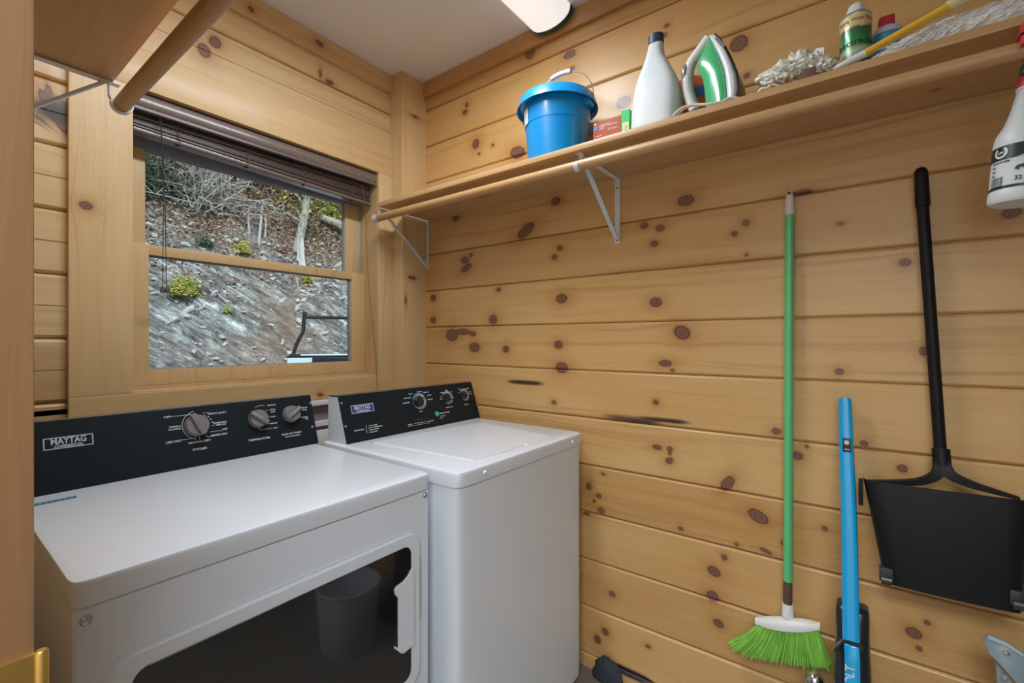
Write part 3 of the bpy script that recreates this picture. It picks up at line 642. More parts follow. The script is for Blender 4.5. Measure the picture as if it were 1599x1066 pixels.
def bracket(x_wall, sgn, x_rod, y, label, wid=.021):
    """sgn -1: wall at +x side, arm runs towards -x"""
    t = thing('shelf_bracket', label, 'shelf bracket', (x_wall, y, H + .36), 'white shelf brackets')
    xe = x_rod - sgn*(-.018)
    b = MB(); tk = .0035; w2 = wid/2
    xw = x_wall
    b.box(sorted3((xw, y - w2, H + .362), (xw + sgn*tk, y + w2, ZS - .0005))[0], sorted3((xw, y - w2, H + .362), (xw + sgn*tk, y + w2, ZS - .0005))[1], .001, 1); b.build('wall_plate', M_bracket, t)
    b = MB(); xa = x_rod - sgn*.004
    lo, hi = sorted3((xw + sgn*tk, y - w2, ZS - .0045), (xa, y + w2, ZS - .0005)); b.box(lo, hi, .001, 1)
    b.prism([(0, 0), (.012, 0), (.012, -.0035), (0, -.0035)], (xw, y - w2, ZS - .001), X*sgn, Z, Y, 0, .003); b.build('arm', M_bracket, t)
    b = MB(); p0 = Vector((xw + sgn*.006, y, H + .378)); p1 = Vector((x_rod - sgn*.030, y, ZS - .006)); d = (p1 - p0).normalized(); nn = Vector((-d.z, 0, d.x))
    pr = []
    for p in (p0, p1):
        pr.append([p + nn*a_ + Y*b_ for a_, b_ in ((-.001, -w2*.8), (-.001, w2*.8), (.005, w2*.8), (.003, w2*.35), (.003, -w2*.35), (.005, -w2*.8))])
    b.loft(pr); b.build('brace', M_bracket, t)
    b = MB(); zr = H + .56; R_ = .0185
    pts = [(x_rod - sgn*.022 - sgn*0, ZS - .004), (x_rod - sgn*.021, zr + .012)]
    for a in np.linspace(math.radians(160), math.radians(380), 14): pts.append((x_rod + sgn*math.cos(a)*R_, zr + math.sin(a)*R_))
    rings = []
    for i, (x_, z_) in enumerate(pts):
        a_ = Vector(pts[max(i-1, 0)]); b_ = Vector(pts[min(i+1, len(pts)-1)]); tt = (b_ - a_).normalized(); no = Vector((-tt.y, tt.x))
        rings.append([Vector((x_ + no.x*o_, y + w_, z_ + no.y*o_)) for o_, w_ in ((0, -w2*.8), (0, w2*.8), (-.003, w2*.8), (-.003, -w2*.8))])
    b.loft(rings); b.build('rod_hook', M_bracket, t)
    for zz in (H + .374, ZS - .035):
        b = MB(); b.lathe([(.0035, 0), (.003, .0016), (.0001, .002)], M=Matrix.Translation((xw + sgn*tk, y, zz)) @ Matrix.Rotation(sgn*PI/2, 4, 'Y'), seg=12); b.build('screw', M_brassd, t)
def sorted3(a, b): return tuple(min(p, q) for p, q in zip(a, b)), tuple(max(p, q) for p, q in zip(a, b))
bracket(1.5995, -1, 1.296, 1.742, 'white metal bracket carrying the far end of the right shelf by the corner post', .020)
bracket(1.5995, -1, 1.296, .710, 'white metal bracket in the middle of the right shelf below the bucket')
bracket(.0355, 1, .309, 1.392, 'white metal bracket under the left shelf, beside the window casing', .018)

# ------------------------------------------------------------------ ceiling light
cl = thing('ceiling_light', 'long white wraparound ceiling light with dark end cap above the shelf', 'ceiling light', (.96, .98, ZC - .06))
pf = [(math.cos(a)*.093, -abs(math.sin(a))**.8*.058) for a in np.linspace(PI, 2*PI, 24)]
b = MB(); b.loft([[(x, .980 + y, ZC - .002 + z) for y, z in pf] for x in (.36, 1.555)]); b.build('diffuser', mat('diffuser', (.8, .82, .83), .4, emit=(1, .97, .93), es=.62), cl)
for x0_, x1_ in ((1.555, 1.572), (.343, .36)):
    b = MB(); b.loft([[(x, .980 + y*1.03, ZC - .0015 + z*1.06) for y, z in pf] for x in (x0_, x1_)]); b.build('end_cap', mat('dark_teal_metal', (.03, .07, .08), .35), cl)
hl = thing('hall_light', 'flat hall ceiling lamp behind the doorway', 'ceiling light', (-.80, -.30, 2.52))  # made-up fixture, unseen, only there to carry the fill light
b = MB(); b.box((-1.45, -1.05, 2.515), (-.15, .45, 2.578), .01); b.build('lamp_housing', M_whitep, hl)
# ------------------------------------------------------------------ things on the right shelf
ZT = ZS + ST
import sys
def P2(px, py, x): return at(px, py, x=x)
# bucket
bc = P2(870, 200, 1.437); BC = Vector((1.437, bc.y, ZT))
bk = thing('bucket', 'blue plastic bucket with wire bail and white grip on the shelf', 'bucket', BC)
M_blue = mat('blue_plastic', (.0, .27, .68), .35, coat=.3, sss=.05)
b = MB(); b.lathe([(.0001, .0), (.100, .0), (.104, .004), (.1165, .150), (.1180, .1505), (.1215, .208), (.1215, .228), (.1345, .228), (.1345, .226), (.146, .213), (.148, .213), (.138, .2475), (.1345, .2505), (.128, .2505), (.121, .246), (.113, .15), (.098, .006), (.0001, .006)], BC, 72)
bo = b.build('pail', M_blue, bk)
for sy in (-1, 1):
    b = MB(); b.box((BC.x - .020, BC.y + sy*.128 - .012, ZT + .196), (BC.x + .020, BC.y + sy*.128 + .012, ZT + .230), .004); b.build('ear', M_blue, bk)
hpts = []
tilt = math.radians(12)
for a in np.linspace(0, PI, 33):
    r = .146; h_ = math.sin(a)*.155; hpts.append(Vector((BC.x + math.sin(tilt)*h_*.9, BC.y - math.cos(a)*r, ZT + .216 + math.cos(tilt)*h_)))
kk = [i for i, p in enumerate(hpts) if abs(p.y - BC.y) < .05]
b = MB(); b.tube(hpts, .0019, 8); b.build('bail_wire', M_screw, bk)
b = MB(); gpt = [p for p in hpts if abs(p.y - BC.y) < .043]; b.tube([p + Vector((0, 0, .001)) for p in gpt], .0085, 14); b.build('grip', M_whitep, bk)
# curved sticker on the bucket's left side
b = MB(); rows = []
for zz in np.linspace(.150, .205, 8):
    rr = .1188 + (zz - .15)*.06 + .0012; hw = .16 + .02*math.sin((zz-.15)/.055*PI)
    rows.append([Vector((BC.x + math.cos(a)*rr, BC.y + math.sin(a)*rr, ZT + zz)) for a in np.linspace(2.50 - hw, 2.50 + hw, 9)])
b.loft(rows, closed=False); b.build('sticker', mat('sticker_white', (.62, .68, .76), .5, noise=.35, nscale=300), bk)
# boxes
def carton(name, label, lo, hi, col, marks):
    t = thing(name, label, 'box', ((lo[0]+hi[0])/2, (lo[1]+hi[1])/2, lo[2]))
    b = MB(); b.box(lo, hi, .0008, 1); b.build('carton', mat(name + '_card', col, .6), t)
    for nm, mm, fn in marks:
        b = MB(); fn(b); b.build(nm, mm, t)
    return t
o0 = P2(926, 190, 1.420); o1 = P2(970, 190, 1.420)
xA = 1.420; yA, yB_ = o0.y, o1.y; zA = P2(945, 187, 1.42).z
M_w = mat('label_white', (.75, .75, .74), .5); M_bl = mat('label_blue', (.02, .16, .42), .4); M_rd = mat('label_red', (.60, .04, .03), .4)
def fo_(b):
    O = Vector((xA - .0004, yA, ZT)); U = -Y
    b.prism([(.012 + .008*math.cos(a), .100 + .008*math.sin(a)) for a in np.linspace(0, 2*PI, 17)[:-1]], O, U, Z, -X, 0, .0005)
def fo2(b):
    O = Vector((xA - .0005, yA, ZT)); U = -Y; hh = zA - ZT
    for i, s_ in enumerate(('EMERGENCY', 'POISON CONTROL', 'INFO')): b.text(s_, .0075, O + U*.024 + Z*(.104 - .006*i), U, Z, -X)
    b.text('2 Count', .010, O + U*.055 + Z*.084, U, Z, -X); b.box((xA - .0008, yA - .035, ZT + .072), (xA - .0002, yA - .008, ZT + .0735)); b.box((xA - .0008, yA - .095, ZT + .055), (xA - .0002, yA - .008, ZT + .0575))
    b.box((xA - .0008, yA - .012, ZT + .112), (xA - .0002, yA - .006, ZT + .118))
carton('orange_carton', 'orange red carton with small print just right of the blue bucket', (xA, yB_, ZT), (xA + .05, yA, zA), (.42, .06, .012), [('blue_seal', M_bl, fo_), ('print', M_w, fo2)])
g0 = P2(970, 175, 1.385); g1 = P2(983, 175, 1.385)
def fg(b):
    O = Vector((1.3845, g0.y, ZT)); b.prism([(.004, .03), (.026, .03), (.026, .075), (.004, .075)], O, -Y, Z, -X, 0, .0004)
def fg2(b):
    O = Vector((1.3840, g0.y, ZT)); b.text('Gain', .017, O + (-Y)*.021 + Z*.034, Z, Y, -X, sx=1.0)
zG = P2(975, 172, 1.385).z
carton('green_carton', 'small narrow green carton between orange box and white jug', (1.385, g1.y, ZT), (1.44, g0.y, zG), (.03, .50, .12), [('pale_panel', mat('label_yellow', (.50, .66, .25), .5), fg), ('red_print', M_rd, fg2)])
# white jug
jx = 1.400; jc = P2(1027, 150, jx); j0 = P2(992, 190, jx).y; j1 = P2(1062, 190, jx).y; nk = P2(1025, 70, jx)
jg = thing('plastic_jug', 'tall white plastic jug with dark screw cap on the shelf', 'jug', (jx, (j0+j1)/2, ZT))
M_jug = mat('jug_plastic', (.66, .71, .74), .4, sss=.1)
cyb = (j0+j1)/2; hyb = (j0-j1)/2; zc = P2(1024, 68, jx).z - ZT; nky = P2(1024.5, 70, jx).y - 0
jl = [(1013.5, 70), (1012, 88), (1007, 108), (999, 133), (994, 158), (991, 185), (990, 215)]; jr_ = [(1036, 70), (1037.5, 84), (1048, 101), (1060, 122), (1064, 145), (1062.5, 175), (1060, 215)]
jl = [P2(*p, jx) for p in jl]; jr_ = [P2(*p, jx) for p in jr_]
secs = []
for vv in (0, .006, .04, .08, .12, .16, .19, .215, .235, .255, .275, .295, .315, zc - .004):
    zz = ZT + vv; yl = float(np.interp(zz, [p.z for p in jl[::-1]], [p.y for p in jl[::-1]])); yr = float(np.interp(zz, [p.z for p in jr_[::-1]], [p.y for p in jr_[::-1]])); k = min(1, max(0, (vv - .15)/.15)); hx_ = .054*(1 - k) + .018*k
    sh = .96 if vv == 0 else 1; secs.append((vv, 0, (yl + yr)/2 - cyb, hx_*sh, (yl - yr)/2*sh*.97, 4.5 - 2.3*k))
b = MB(); b.sect(secs, Matrix.Translation((jx, cyb, ZT)), 48); b.build('jug_body', M_jug, jg, smooth=60)
b = MB(); b.sect([(zc - .006, 0, nky-cyb, .0225, .0240, 2), (zc + .022, 0, nky-cyb, .0215, .0230, 2), (zc + .024, 0, nky-cyb, .019, .020, 2)], Matrix.Translation((jx, cyb, ZT)), 32); b.build('screw_cap', mat('navy_cap', (.02, .05, .09), .4), jg)
# detergent bottle behind jug and iron
ox = 1.520; oc = P2(1084, 150, ox)
db = thing('detergent_bottle', 'orange bottle with blue label behind the iron and jug', 'bottle', (ox, oc.y, ZT))
hw_ = .055
b = MB(); b.sect([(0, 0, 0, .035, hw_, 4), (.17, 0, 0, .036, hw_, 4), (.205, 0, .008, .030, hw_*.75, 3), (.225, 0, .020, .018, .02, 2), (.235, 0, .020, .015, .016, 2)], Matrix.Translation((ox, oc.y, ZT)), 32); b.build('bottle_body', mat('orange_plastic', (.68, .17, .04), .35, coat=.3), db, smooth=60)
b = MB(); b.sect([(.135, 0, 0, .0368, hw_ + .0008, 4), (.169, 0, 0, .0368, hw_ + .0008, 4)], Matrix.Translation((ox, oc.y, ZT)), 32); b.build('bottle_label', M_bl, db)
b = MB(); b.sect([(.235, 0, .020, .019, .019, 2), (.262, 0, .020, .017, .017, 2)], Matrix.Translation((ox, oc.y, ZT)), 24); b.build('bottle_cap', M_rd, db)
# iron standing on its heel
ix = 1.395; i0 = P2(1067, 160, ix); 
ir = thing('steam_iron', 'green and white steam iron standing on its heel on the shelf', 'iron', (ix, i0.y - .09, ZT))
def iu(px, py):
    a = P2(px, py, ix); return (i0.y - a.y, a.z - ZT)
def iron_loft(b, rows):
    """rows: (u0, u1, v, halfwidth at u0, halfwidth at u1)"""
    rings = []
    for u0, u1, vv, w0, w1 in rows:
        r = []
        for k in range(28):
            a = 2*PI*k/28; ca, sa = math.cos(a), math.sin(a); e = 2/3.0
            cu = math.copysign(abs(ca)**e, ca); su = math.copysign(abs(sa)**e, sa)
            uu = (u0+u1)/2 + cu*(u1-u0)/2; ww = w0 + (w1 - w0)*(cu + 1)/2
            r.append(Vector((ix + su*ww, i0.y - uu, ZT + vv)))
        rings.append(r)
    b.loft(rings)
V = [0.004, .03, .07, .11, .15, .19, .215, .235]
def edge(pts, vv):
    vs = [p[1] for p in pts]; us = [p[0] for p in pts]; return float(np.interp(vv, vs, us))
solep = sorted([iu(*p) for p in ((1156, 160), (1162, 148), (1158, 125), (1148, 100), (1136, 77), (1126, 62), (1117, 53))], key=lambda p: p[1])
bodyR = sorted([iu(*p) for p in ((1141, 158), (1139, 135), (1136, 115), (1127, 92), (1119, 76), (1114, 66), (1110, 58))], key=lambda p: p[1])
bodyL = sorted([iu(*p) for p in ((1103, 165), (1101, 145), (1098, 122), (1088, 112), (1092, 95), (1100, 78), (1107, 62))], key=lambda p: p[1])
vmax = solep[-1][1]
def hw2(vv): t = max(0, min(1, vv/vmax)); return .052*(1 - t**2.6)**.6 + .002
vs = [vmax*t for t in (0.012, .1, .2, .3, .4, .5, .6, .7, .8, .88, .94, .985)]
b = MB(); iron_loft(b, [(edge(solep, v)-.003, edge(solep, v), v, hw2(v), hw2(v)) for v in vs]); b.build('soleplate', mat('dark_soleplate', (.03, .03, .035), .3, metal=.5), ir)
b = MB(); iron_loft(b, [(edge(bodyR, v) - .004, edge(solep, v) - .0025, v, hw2(v)*.97, hw2(v)*.98) for v in vs]); b.build('skirt', mat('iron_grey', (.72, .74, .78), .35, coat=.3), ir)
b = MB(); iron_loft(b, [(min(edge(bodyL, v), edge(bodyR, v) - .006), edge(bodyR, v), v, hw2(v)*.45, hw2(v)*.90) for v in vs]); b.build('water_tank', mat('green_tank', (.07, .47, .20), .18, coat=.6, sss=.1), ir, smooth=60)
hpx = [(1106, 60), (1097, 72), (1087, 86), (1079, 98), (1074, 112), (1072, 128), (1074, 146), (1080, 164), (1084, 172)]
hp3 = [Vector((ix, i0.y - iu(*p)[0], ZT + max(.010, iu(*p)[1]))) for p in hpx]
b = MB(); b.tube(spline(hp3, 4), [.010]*1 + [.0125]*(len(hpx)*4 - 5 + 1) + [.012]*1 if False else .0130, 16); b.build('handle', M_whitep, ir, smooth=60)
hp4 = [p + Vector((0, -.010, 0)) for p in hp3[3:]]
b = MB(); b.tube(spline(hp4, 4), .0085, 12); b.build('handle_inner_grip', mat('iron_dark_grey', (.30, .32, .34), .45), ir, smooth=60)
b = MB(); c_ = P2(1070.5, 113, ix - .004); b.tube([c_ + Vector((-.002, .002, -.024)), c_ + Vector((-.004, .003, -.008)), c_ + Vector((-.004, 0, .008)), c_ + Vector((-.002, -.006, .022))], [.004, .009, .009, .004], 12); b.build('spray_button', mat('steel_button', (.30, .33, .36), .3, metal=.5), ir, smooth=60)
b = MB(); b.box((ix - .028, i0.y - iu(1150, 160)[0], ZT), (ix + .028, i0.y - .012, ZT + .006), .002); b.build('heel', mat('iron_heel', (.42, .46, .50), .45), ir)
b = MB()
A_ = [iu(1124, 66), (iu(1137, 80)), iu(1134, 86), iu(1121, 71)]
xb = ix - .0345
b.prism([(a, c) for a, c in A_], (xb, i0.y, ZT), -Y, Z, -X, 0, .0008); b.build('name_plate', M_knob, ir)
cd = [P2(1051, 181, 1.292) + Vector((0, 0, -.0)), P2(1058, 174, 1.30), P2(1068, 167, 1.31), P2(1085, 163.5, 1.32), P2(1108, 162, 1.32), P2(1128, 158, 1.33), P2(1138, 153, 1.335), P2(1152, 152.5, 1.345), P2(1160, 153, 1.37)]
cd = [Vector((p.x, p.y, max(p.z, ZT + .003))) for p in cd]
b = MB(); b.tube(spline(cd, 6), .0032, 8); b.build('power_cord', M_whitep, ir)
b = MB(); b.tube(spline([p + Vector((.008, -.004, .001)) for p in cd], 6), .0032, 8); b.build('power_cord', M_whitep, ir)
# crumpled paper rag heap
def lump(b, c, rx, ry, rz, seed, amp=.25, seg=28, sc=3.0):
    R = []
    for i in range(1, 14):
        ph = PI*i/14; row = []
        for k in range(seg):
            a = 2*PI*k/seg; d = Vector((math.sin(ph)*math.cos(a), math.sin(ph)*math.sin(a), math.cos(ph)))
            nn = 1 + amp*mnoise.noise(d*sc + Vector((seed, seed*2, 0))) + amp*.5*mnoise.noise(d*sc*2.7 + Vector((seed, 0, 9))) + amp*.3*mnoise.noise(d*sc*6 + Vector((seed, 5, 9)))
            p = Vector((c[0] + d.x*rx*nn, c[1] + d.y*ry*nn, c[2] + d.z*rz*nn)); p.z = max(p.z, ZT + .0005); row.append(p)
        R.append(row)
    b.loft(R)
M_rag = mat('cream_wool', (.82, .81, .74), .9, noise=.12, nscale=60, bump=.6)
t = thing('dust_rag', 'crumpled cream duster rag lying between iron and spray can', 'rag', (1.36, P2(1235, 120, 1.36).y, ZT))
b = MB()
for i, (px, py, rx, ry, rz) in enumerate(((1205, 121, .03, .035, .014), (1225, 112, .035, .035, .022), (1245, 103, .035, .035, .030), (1265, 103, .035, .03, .026), (1285, 104, .028, .026, .018))):
    a = P2(px, py, 1.355); lump(b, (1.355, a.y, max(a.z, ZT + rz*.5)), rx, ry, rz, i*3.1, .45, 30, 4)
for k in range(160):
    px = random.uniform(1195, 1292); pt = float(np.interp(px, [1195, 1225, 1250, 1292], [124, 108, 92, 102])); a = P2(px, random.uniform(pt, pt + 14), random.uniform(1.315, 1.36)); a.z = max(a.z, ZT + .006)
    q0 = a; q1 = a + Vector((random.uniform(-.012, .006), random.uniform(-.014, .014), random.uniform(-.006, .008))); q2 = q1 + Vector((random.uniform(-.008, .004), random.uniform(-.012, .012), random.uniform(-.008, .004)))
    for q_ in (q1, q2): q_.z = max(q_.z, ZT + .003)
    b.tube([q0, q1, q2], [.0028, .0034, .0015], 5)
b.build('rag_cloth', M_rag, t, smooth=70)
b = MB(); a = P2(1272, 85, 1.36); a2 = P2(1283, 78, 1.36)
pl = [P2(1268, 100, 1.365), P2(1270, 84, 1.36), P2(1274, 76, 1.362), P2(1287, 74, 1.357), P2(1286, 90, 1.352), P2(1282, 101, 1.36)]
b.loft([[p + Vector((-.001, 0, 0)) for p in pl], [p + Vector((.002, .001, 0)) for p in pl]]); b.build('rag_tag', M_w, t)
t = thing('wood_block', 'small brown wooden block in front of the crumpled rag', 'block', P2(1264, 118, 1.300)); 
a = P2(1253, 118, 1.292); c_ = P2(1273.5, 118, 1.292)
b = MB(); b.box((1.292, c_.y, ZT), (1.318, a.y, ZT + .026), .001); b.build('block', mat('brown_block', (.16, .075, .06), .6), t)
# plastic bag scraps by the iron heel
b = MB(); a = P2(1172, 140, 1.40); lump(b, (1.42, a.y, ZT + .010), .03, .025, .020, 4.4, .5, 26, 4); o = b.build('plastic_scrap', mat('clear_scrap', (.70, .66, .64), .25, trans=.35), smooth=70); tag(o, 'crumpled clear plastic scrap right beside the iron', 'scrap')
b = MB(); a = P2(982, 150, 1.53); lump(b, (1.53, a.y, ZT + .055), .025, .03, .065, 6.4, .5, 26, 4); o = b.build('plastic_bag', mat('clear_bag', (.70, .74, .80), .2, trans=.5), smooth=70); tag(o, 'crumpled clear plastic bag left of the white jug', 'plastic bag')
# spray cans
def can(name, x, px, r, h, label, body, prof_top, mt):
    c_ = P2(px, 80, x); t = thing(name, label, 'spray can', (x, c_.y, ZT)); return t, Vector((x, c_.y, ZT))
t, c_ = can('aerosol_can', 1.400, 1336, .033, .2, 'green labelled insect spray can with white cap on the shelf', None, None, None)
hS = P2(1336, 32, 1.40).z - ZT
r = .0315
def can_mat():
    m, nt, n, l, bb = new_mat('can_label'); tcd = n.new('ShaderNodeTexCoord'); sp = n.new('ShaderNodeSeparateXYZ'); l.new(tcd.outputs['Object'], sp.inputs[0])
    rr = ramp(n, [(0, (.62, .72, .70)), (.20, (.50, .62, .58)), (.36, (.06, .12, .07)), (.52, (.55, .66, .50)), (.60, (.12, .35, .14)), (.72, (.02, .30, .10)), (.86, (.10, .12, .08)), (.9, (.70, .66, .34)), (1, (.70, .66, .34))])
    nz = n.new('ShaderNodeTexNoise'); nz.inputs['Scale'].default_value = 45; l.new(tcd.outputs['Object'], nz.inputs['Vector'])
    f = mth(n, l, 'ADD', mth(n, l, 'DIVIDE', sp.outputs['Z'], hS), mth(n, l, 'MULTIPLY', mth(n, l, 'SUBTRACT', nz.outputs['Fac'], .5), .12)); l.new(mth(n, l, 'ADD', f, .5), rr.inputs[0])
    l.new(rr.outputs[0], bb.inputs['Base Color']); bb.inputs['Roughness'].default_value = .28; bb.inputs['Metallic'].default_value = .25; bb.inputs['Coat Weight'].default_value = .4; return m
b = MB(); b.lathe([(.0001, 0), (r*.96, 0), (r, .003), (r, hS*.86)], c_, 40, cap=False); b.build('can_body', can_mat(), t)
b = MB(); b.lathe([(r + .0004, hS*.855), (r + .0006, hS*.97), (r + .0004, hS)], c_, 40, cap=False); band = b.build('yellow_band', mat('band_yellow', (.72, .62, .26), .35), t)
b = MB(); b.lathe([(r, hS - .001), (r + .001, hS + .002), (r*.96, hS + .005), (r*.74, hS + .012), (r*.68, hS + .013)], c_, 40); b.build('can_shoulder', mat('can_steel', (.45, .47, .47), .3, metal=.7), t)
b = MB(); b.sect([(hS + .011, 0, 0, r*.66, r*.66, 2), (hS + .018, 0, 0, r*.62, r*.62, 2), (hS + .032, -.002, 0, r*.40, r*.45, 2.4), (hS + .036, -.002, -.001, r*.32, r*.36, 2.4)], Matrix.Translation(c_), 28); b.build('spray_cap', M_whitep, t, smooth=50)
def wrap_text(b, s, size, cz, a0, rr_, center, sx=1.0):
    """lettering bent round a vertical cylinder, reading left to right from angle a0 (towards -y)"""
    k = MB(); k.text(s, size, (0, 0, 0), X, Y, Z, 'LEFT', .0002, sx)
    for f in list(k.bm.faces): pass
    me_ = bpy.data.meshes.new('tmp'); k.bm.to_mesh(me_); k.bm.free(); n0 = len(b.bm.verts); b.bm.from_mesh(me_); b.bm.verts.ensure_lookup_table()
    for v in b.bm.verts[n0:]:
        a = a0 + v.co.x/rr_; rad = rr_ + v.co.z; v.co = Vector((center.x + math.cos(a)*rad, center.y + math.sin(a)*rad, cz + v.co.y))
    bpy.data.meshes.remove(me_)
# from -x side (facing the camera) text reads towards -y: angle grows from about pi
b = MB(); wrap_text(b, 'Spectracide', .021, c_.z + hS*.54, PI - 1.55, r + .0006, c_); b.build('lettering', mat('label_black', (.015, .02, .015), .5), t)
b = MB(); wrap_text(b, 'Extra Value Size', .012, c_.z + hS*.895, PI - 1.2, r + .0012, c_); b.build('band_lettering', mat('label_orange', (.45, .12, .03), .5), t)
t, c2 = can('aerosol_can', 1.440, 1384, .033, .17, 'blue spray can with red cap behind the yellow handle', None, None, None)
hh = P2(1384, 58, 1.44).z - ZT
b = MB(); b.lathe([(.0001, 0), (.031, 0), (.032, .003), (.032, hh)], c2, 40, cap=False); b.build('can_body', mat('can_blue', (.10, .34, .62), .3, metal=.2, noise=.4, nscale=40, coat=.4), t)
b = MB(); b.lathe([(.032, hh - .001), (.030, hh + .010), (.024, hh + .018), (.014, hh + .022)], c2, 40); b.build('can_dome', mat('can_dome', (.55, .62, .72), .35), t, smooth=60)
b = MB(); b.sect([(hh + .018, 0, 0, .015, .0165, 4), (hh + .042, 0, 0, .014, .016, 4), (hh + .046, 0, -.001, .013, .015, 4)], Matrix.Translation(c2), 24); b.build('cap', mat('cap_red', (.55, .03, .05), .4), t)
# yellow duster with wool head
A0 = P2(1302, 105, 1.296); A1 = P2(1350, 84, 1.303); A2 = P2(1480, 11, 1.325); A3 = P2(1545, -26, 1.335)
A0.z = ZT + .007
t = thing('wool_duster', 'fluffy white wool duster lying on the shelf edge at top right', 'duster', (1.36, P2(1500, 40, 1.35).y, ZT))
M_wool = mat('white_wool', (.84, .83, .81), .95, noise=.1, nscale=80, bump=.4)
b = MB()
wc = [P2(1392, 78, 1.36), P2(1430, 60, 1.365), P2(1480, 45, 1.37), P2(1530, 35, 1.375), P2(1580, 20, 1.38), P2(1640, 5, 1.39)]
rw = [.018, .030, .037, .040, .042, .040]
wc = [Vector((p.x, p.y, ZT + rr_*.93)) for p, rr_ in zip(wc, rw)]
b.tube([wc[0] + (wc[0]-wc[1])*.3] + wc + [wc[-1] + (wc[-1]-wc[-2])*.5], [.004] + rw + [.015], 20)
ctr = spline(wc, 12)
for k in range(1300):
    i = random.randrange(len(ctr)); tt = i/(len(ctr)-1); rr_ = float(np.interp(tt, np.linspace(0, 1, 6), rw)); ax = (ctr[min(i+1, len(ctr)-1)] - ctr[max(i-1, 0)]).normalized()
    sd = ax.cross(Z).normalized(); a = random.uniform(0, 2*PI); dd = sd*math.cos(a) + Z*math.sin(a); tg = ax.cross(dd)
    p0 = ctr[i] + dd*rr_*.95; L = random.uniform(.030, .060); ph = random.uniform(0, 6.28); am = random.uniform(.003, .0065); sl = random.uniform(-.5, .5)
    pts = []
    for j_ in range(10):
        s_ = j_/9; pts.append(p0 - ax*(L*s_) + tg*(am*math.sin(ph + s_*9) + sl*L*s_) + dd*(.003*math.sin(s_*PI) + .002*math.cos(ph + s_*7) - .010*s_*s_))
    for p in pts: p.z = max(p.z, ZT + .002)
    b.tube(pts, [.0008, .0016, .0018, .0018, .0018, .0018, .0016, .0014, .0010, .0004], 4)
b.build('wool_head', M_wool, t, smooth=80)
t2_ = thing('duster_handle', 'long yellow pole with white tip resting across the wool duster', 'pole', A0)
b = MB(); b.tube([A1, (A1 + A2)/2, A2], .0085, 18); b.build('yellow_shaft', mat('yellow_plastic', (.85, .52, .05), .4, coat=.3), t2_)
b = MB(); b.tube([A0, A0.lerp(A1, .15), A0.lerp(A1, .6), A1 + (A2-A1)*.01], [.0025, .0055, .0075, .0082], 16); b.build('white_tip', M_whitep, t2_, smooth=60)
b = MB(); b.tube([A2, A3], [.0105, .0120], 18); b.build('pale_collar', mat('pale_yellow', (.78, .74, .38), .4), t2_)

# ------------------------------------------------------------------ spray bottle hanging on the rod
sb0 = at(1592, 322, x=1.262); 
sx_ = 1.338; up_ = (at(1609, 110, x=sx_) - at(1591, 318, x=sx_)).normalized(); base = at(1591, 318, x=sx_)
Ms = Matrix.Translation(base) @ (Z.rotation_difference(up_).to_matrix().to_4x4())
sp_ = thing('spray_bottle', 'white spray bottle with black label hanging from the rod at right edge', 'spray bottle', base)
b = MB(); rB = .0455
prof = [(.0001, 0), (rB*.90, 0), (rB, .006), (rB, .020), (rB*.955, .026), (rB*.935, .112), (rB*.96, .118), (rB*.90, .135), (rB*.66, .158), (rB*.50, .185), (rB*.38, .215), (rB*.36, .222), (rB*.40, .224), (rB*.40, .232), (.014, .234)]
b.lathe(prof, M=Ms, seg=48); b.build('bottle', mat('bottle_plastic', (.72, .77, .80), .4, sss=.1), sp_, smooth=40)
b = MB(); b.lathe([(rB*.958 + .0006, .027), (rB*.94 + .0006, .111)], M=Ms, seg=64, cap=False); lb = b.build('label', mat('label_paper', (.70, .75, .78), .5), sp_)
def cylpt(a, z, rad): return Ms @ Vector((math.cos(a)*rad, math.sin(a)*rad, z))
rl = rB*.95 + .0016
vdir = math.atan2(-base.y, -base.x)      # angle facing the camera
b = MB()
rows = []
aa = np.linspace(vdir - 1.45, vdir + 1.5, 40)
top_ = [cylpt(a, .1105, rB*.94 + .0012) for a in aa]; botm = [cylpt(a, .083 + .020*max(0, (a - vdir + .2))**1.2, rl) for a in aa]
b.loft([top_, botm], closed=False); b.build('label_band', mat('label_dark', (.02, .035, .045), .3), lb); b = MB(); b.loft([[cylpt(a, .031, rl) for a in aa], [cylpt(a, .026, rl) for a in aa]], closed=False)
b.build('label_line', mat('label_dark2', (.02, .035, .045), .3), lb)
def wrapM(b, s, size, z, a0, rad, sx=1.0):
    k = MB(); k.text(s, size, (0, 0, 0), X, Y, Z, 'LEFT', .0002, sx); me_ = bpy.data.meshes.new('tmp'); k.bm.to_mesh(me_); k.bm.free(); n0 = len(b.bm.verts); b.bm.from_mesh(me_); b.bm.verts.ensure_lookup_table()
    for v in b.bm.verts[n0:]: v.co = cylpt(a0 + v.co.x/rad, z + v.co.y, rad + v.co.z)
    bpy.data.meshes.remove(me_)
b = MB(); wrapM(b, '32 OZ', .0115, .0385, vdir - .20, rl + .0004, .95); wrapM(b, '946 ML', .0045, .0335, vdir + .10, rl + .0004)
wrapM(b, 'FILL UP TO HERE', .004, .077, vdir - 1.05, rl + .0004)
for z_, s_ in ((.069, '2:1'), (.0605, '4:1'), (.052, '8:1')): wrapM(b, s_, .0055, z_, vdir - 1.05, rl + .0004)
for i in range(5): wrapM(b, 'mix with care only', .003, .047 - .004*i, vdir - 1.08, rl + .0004)
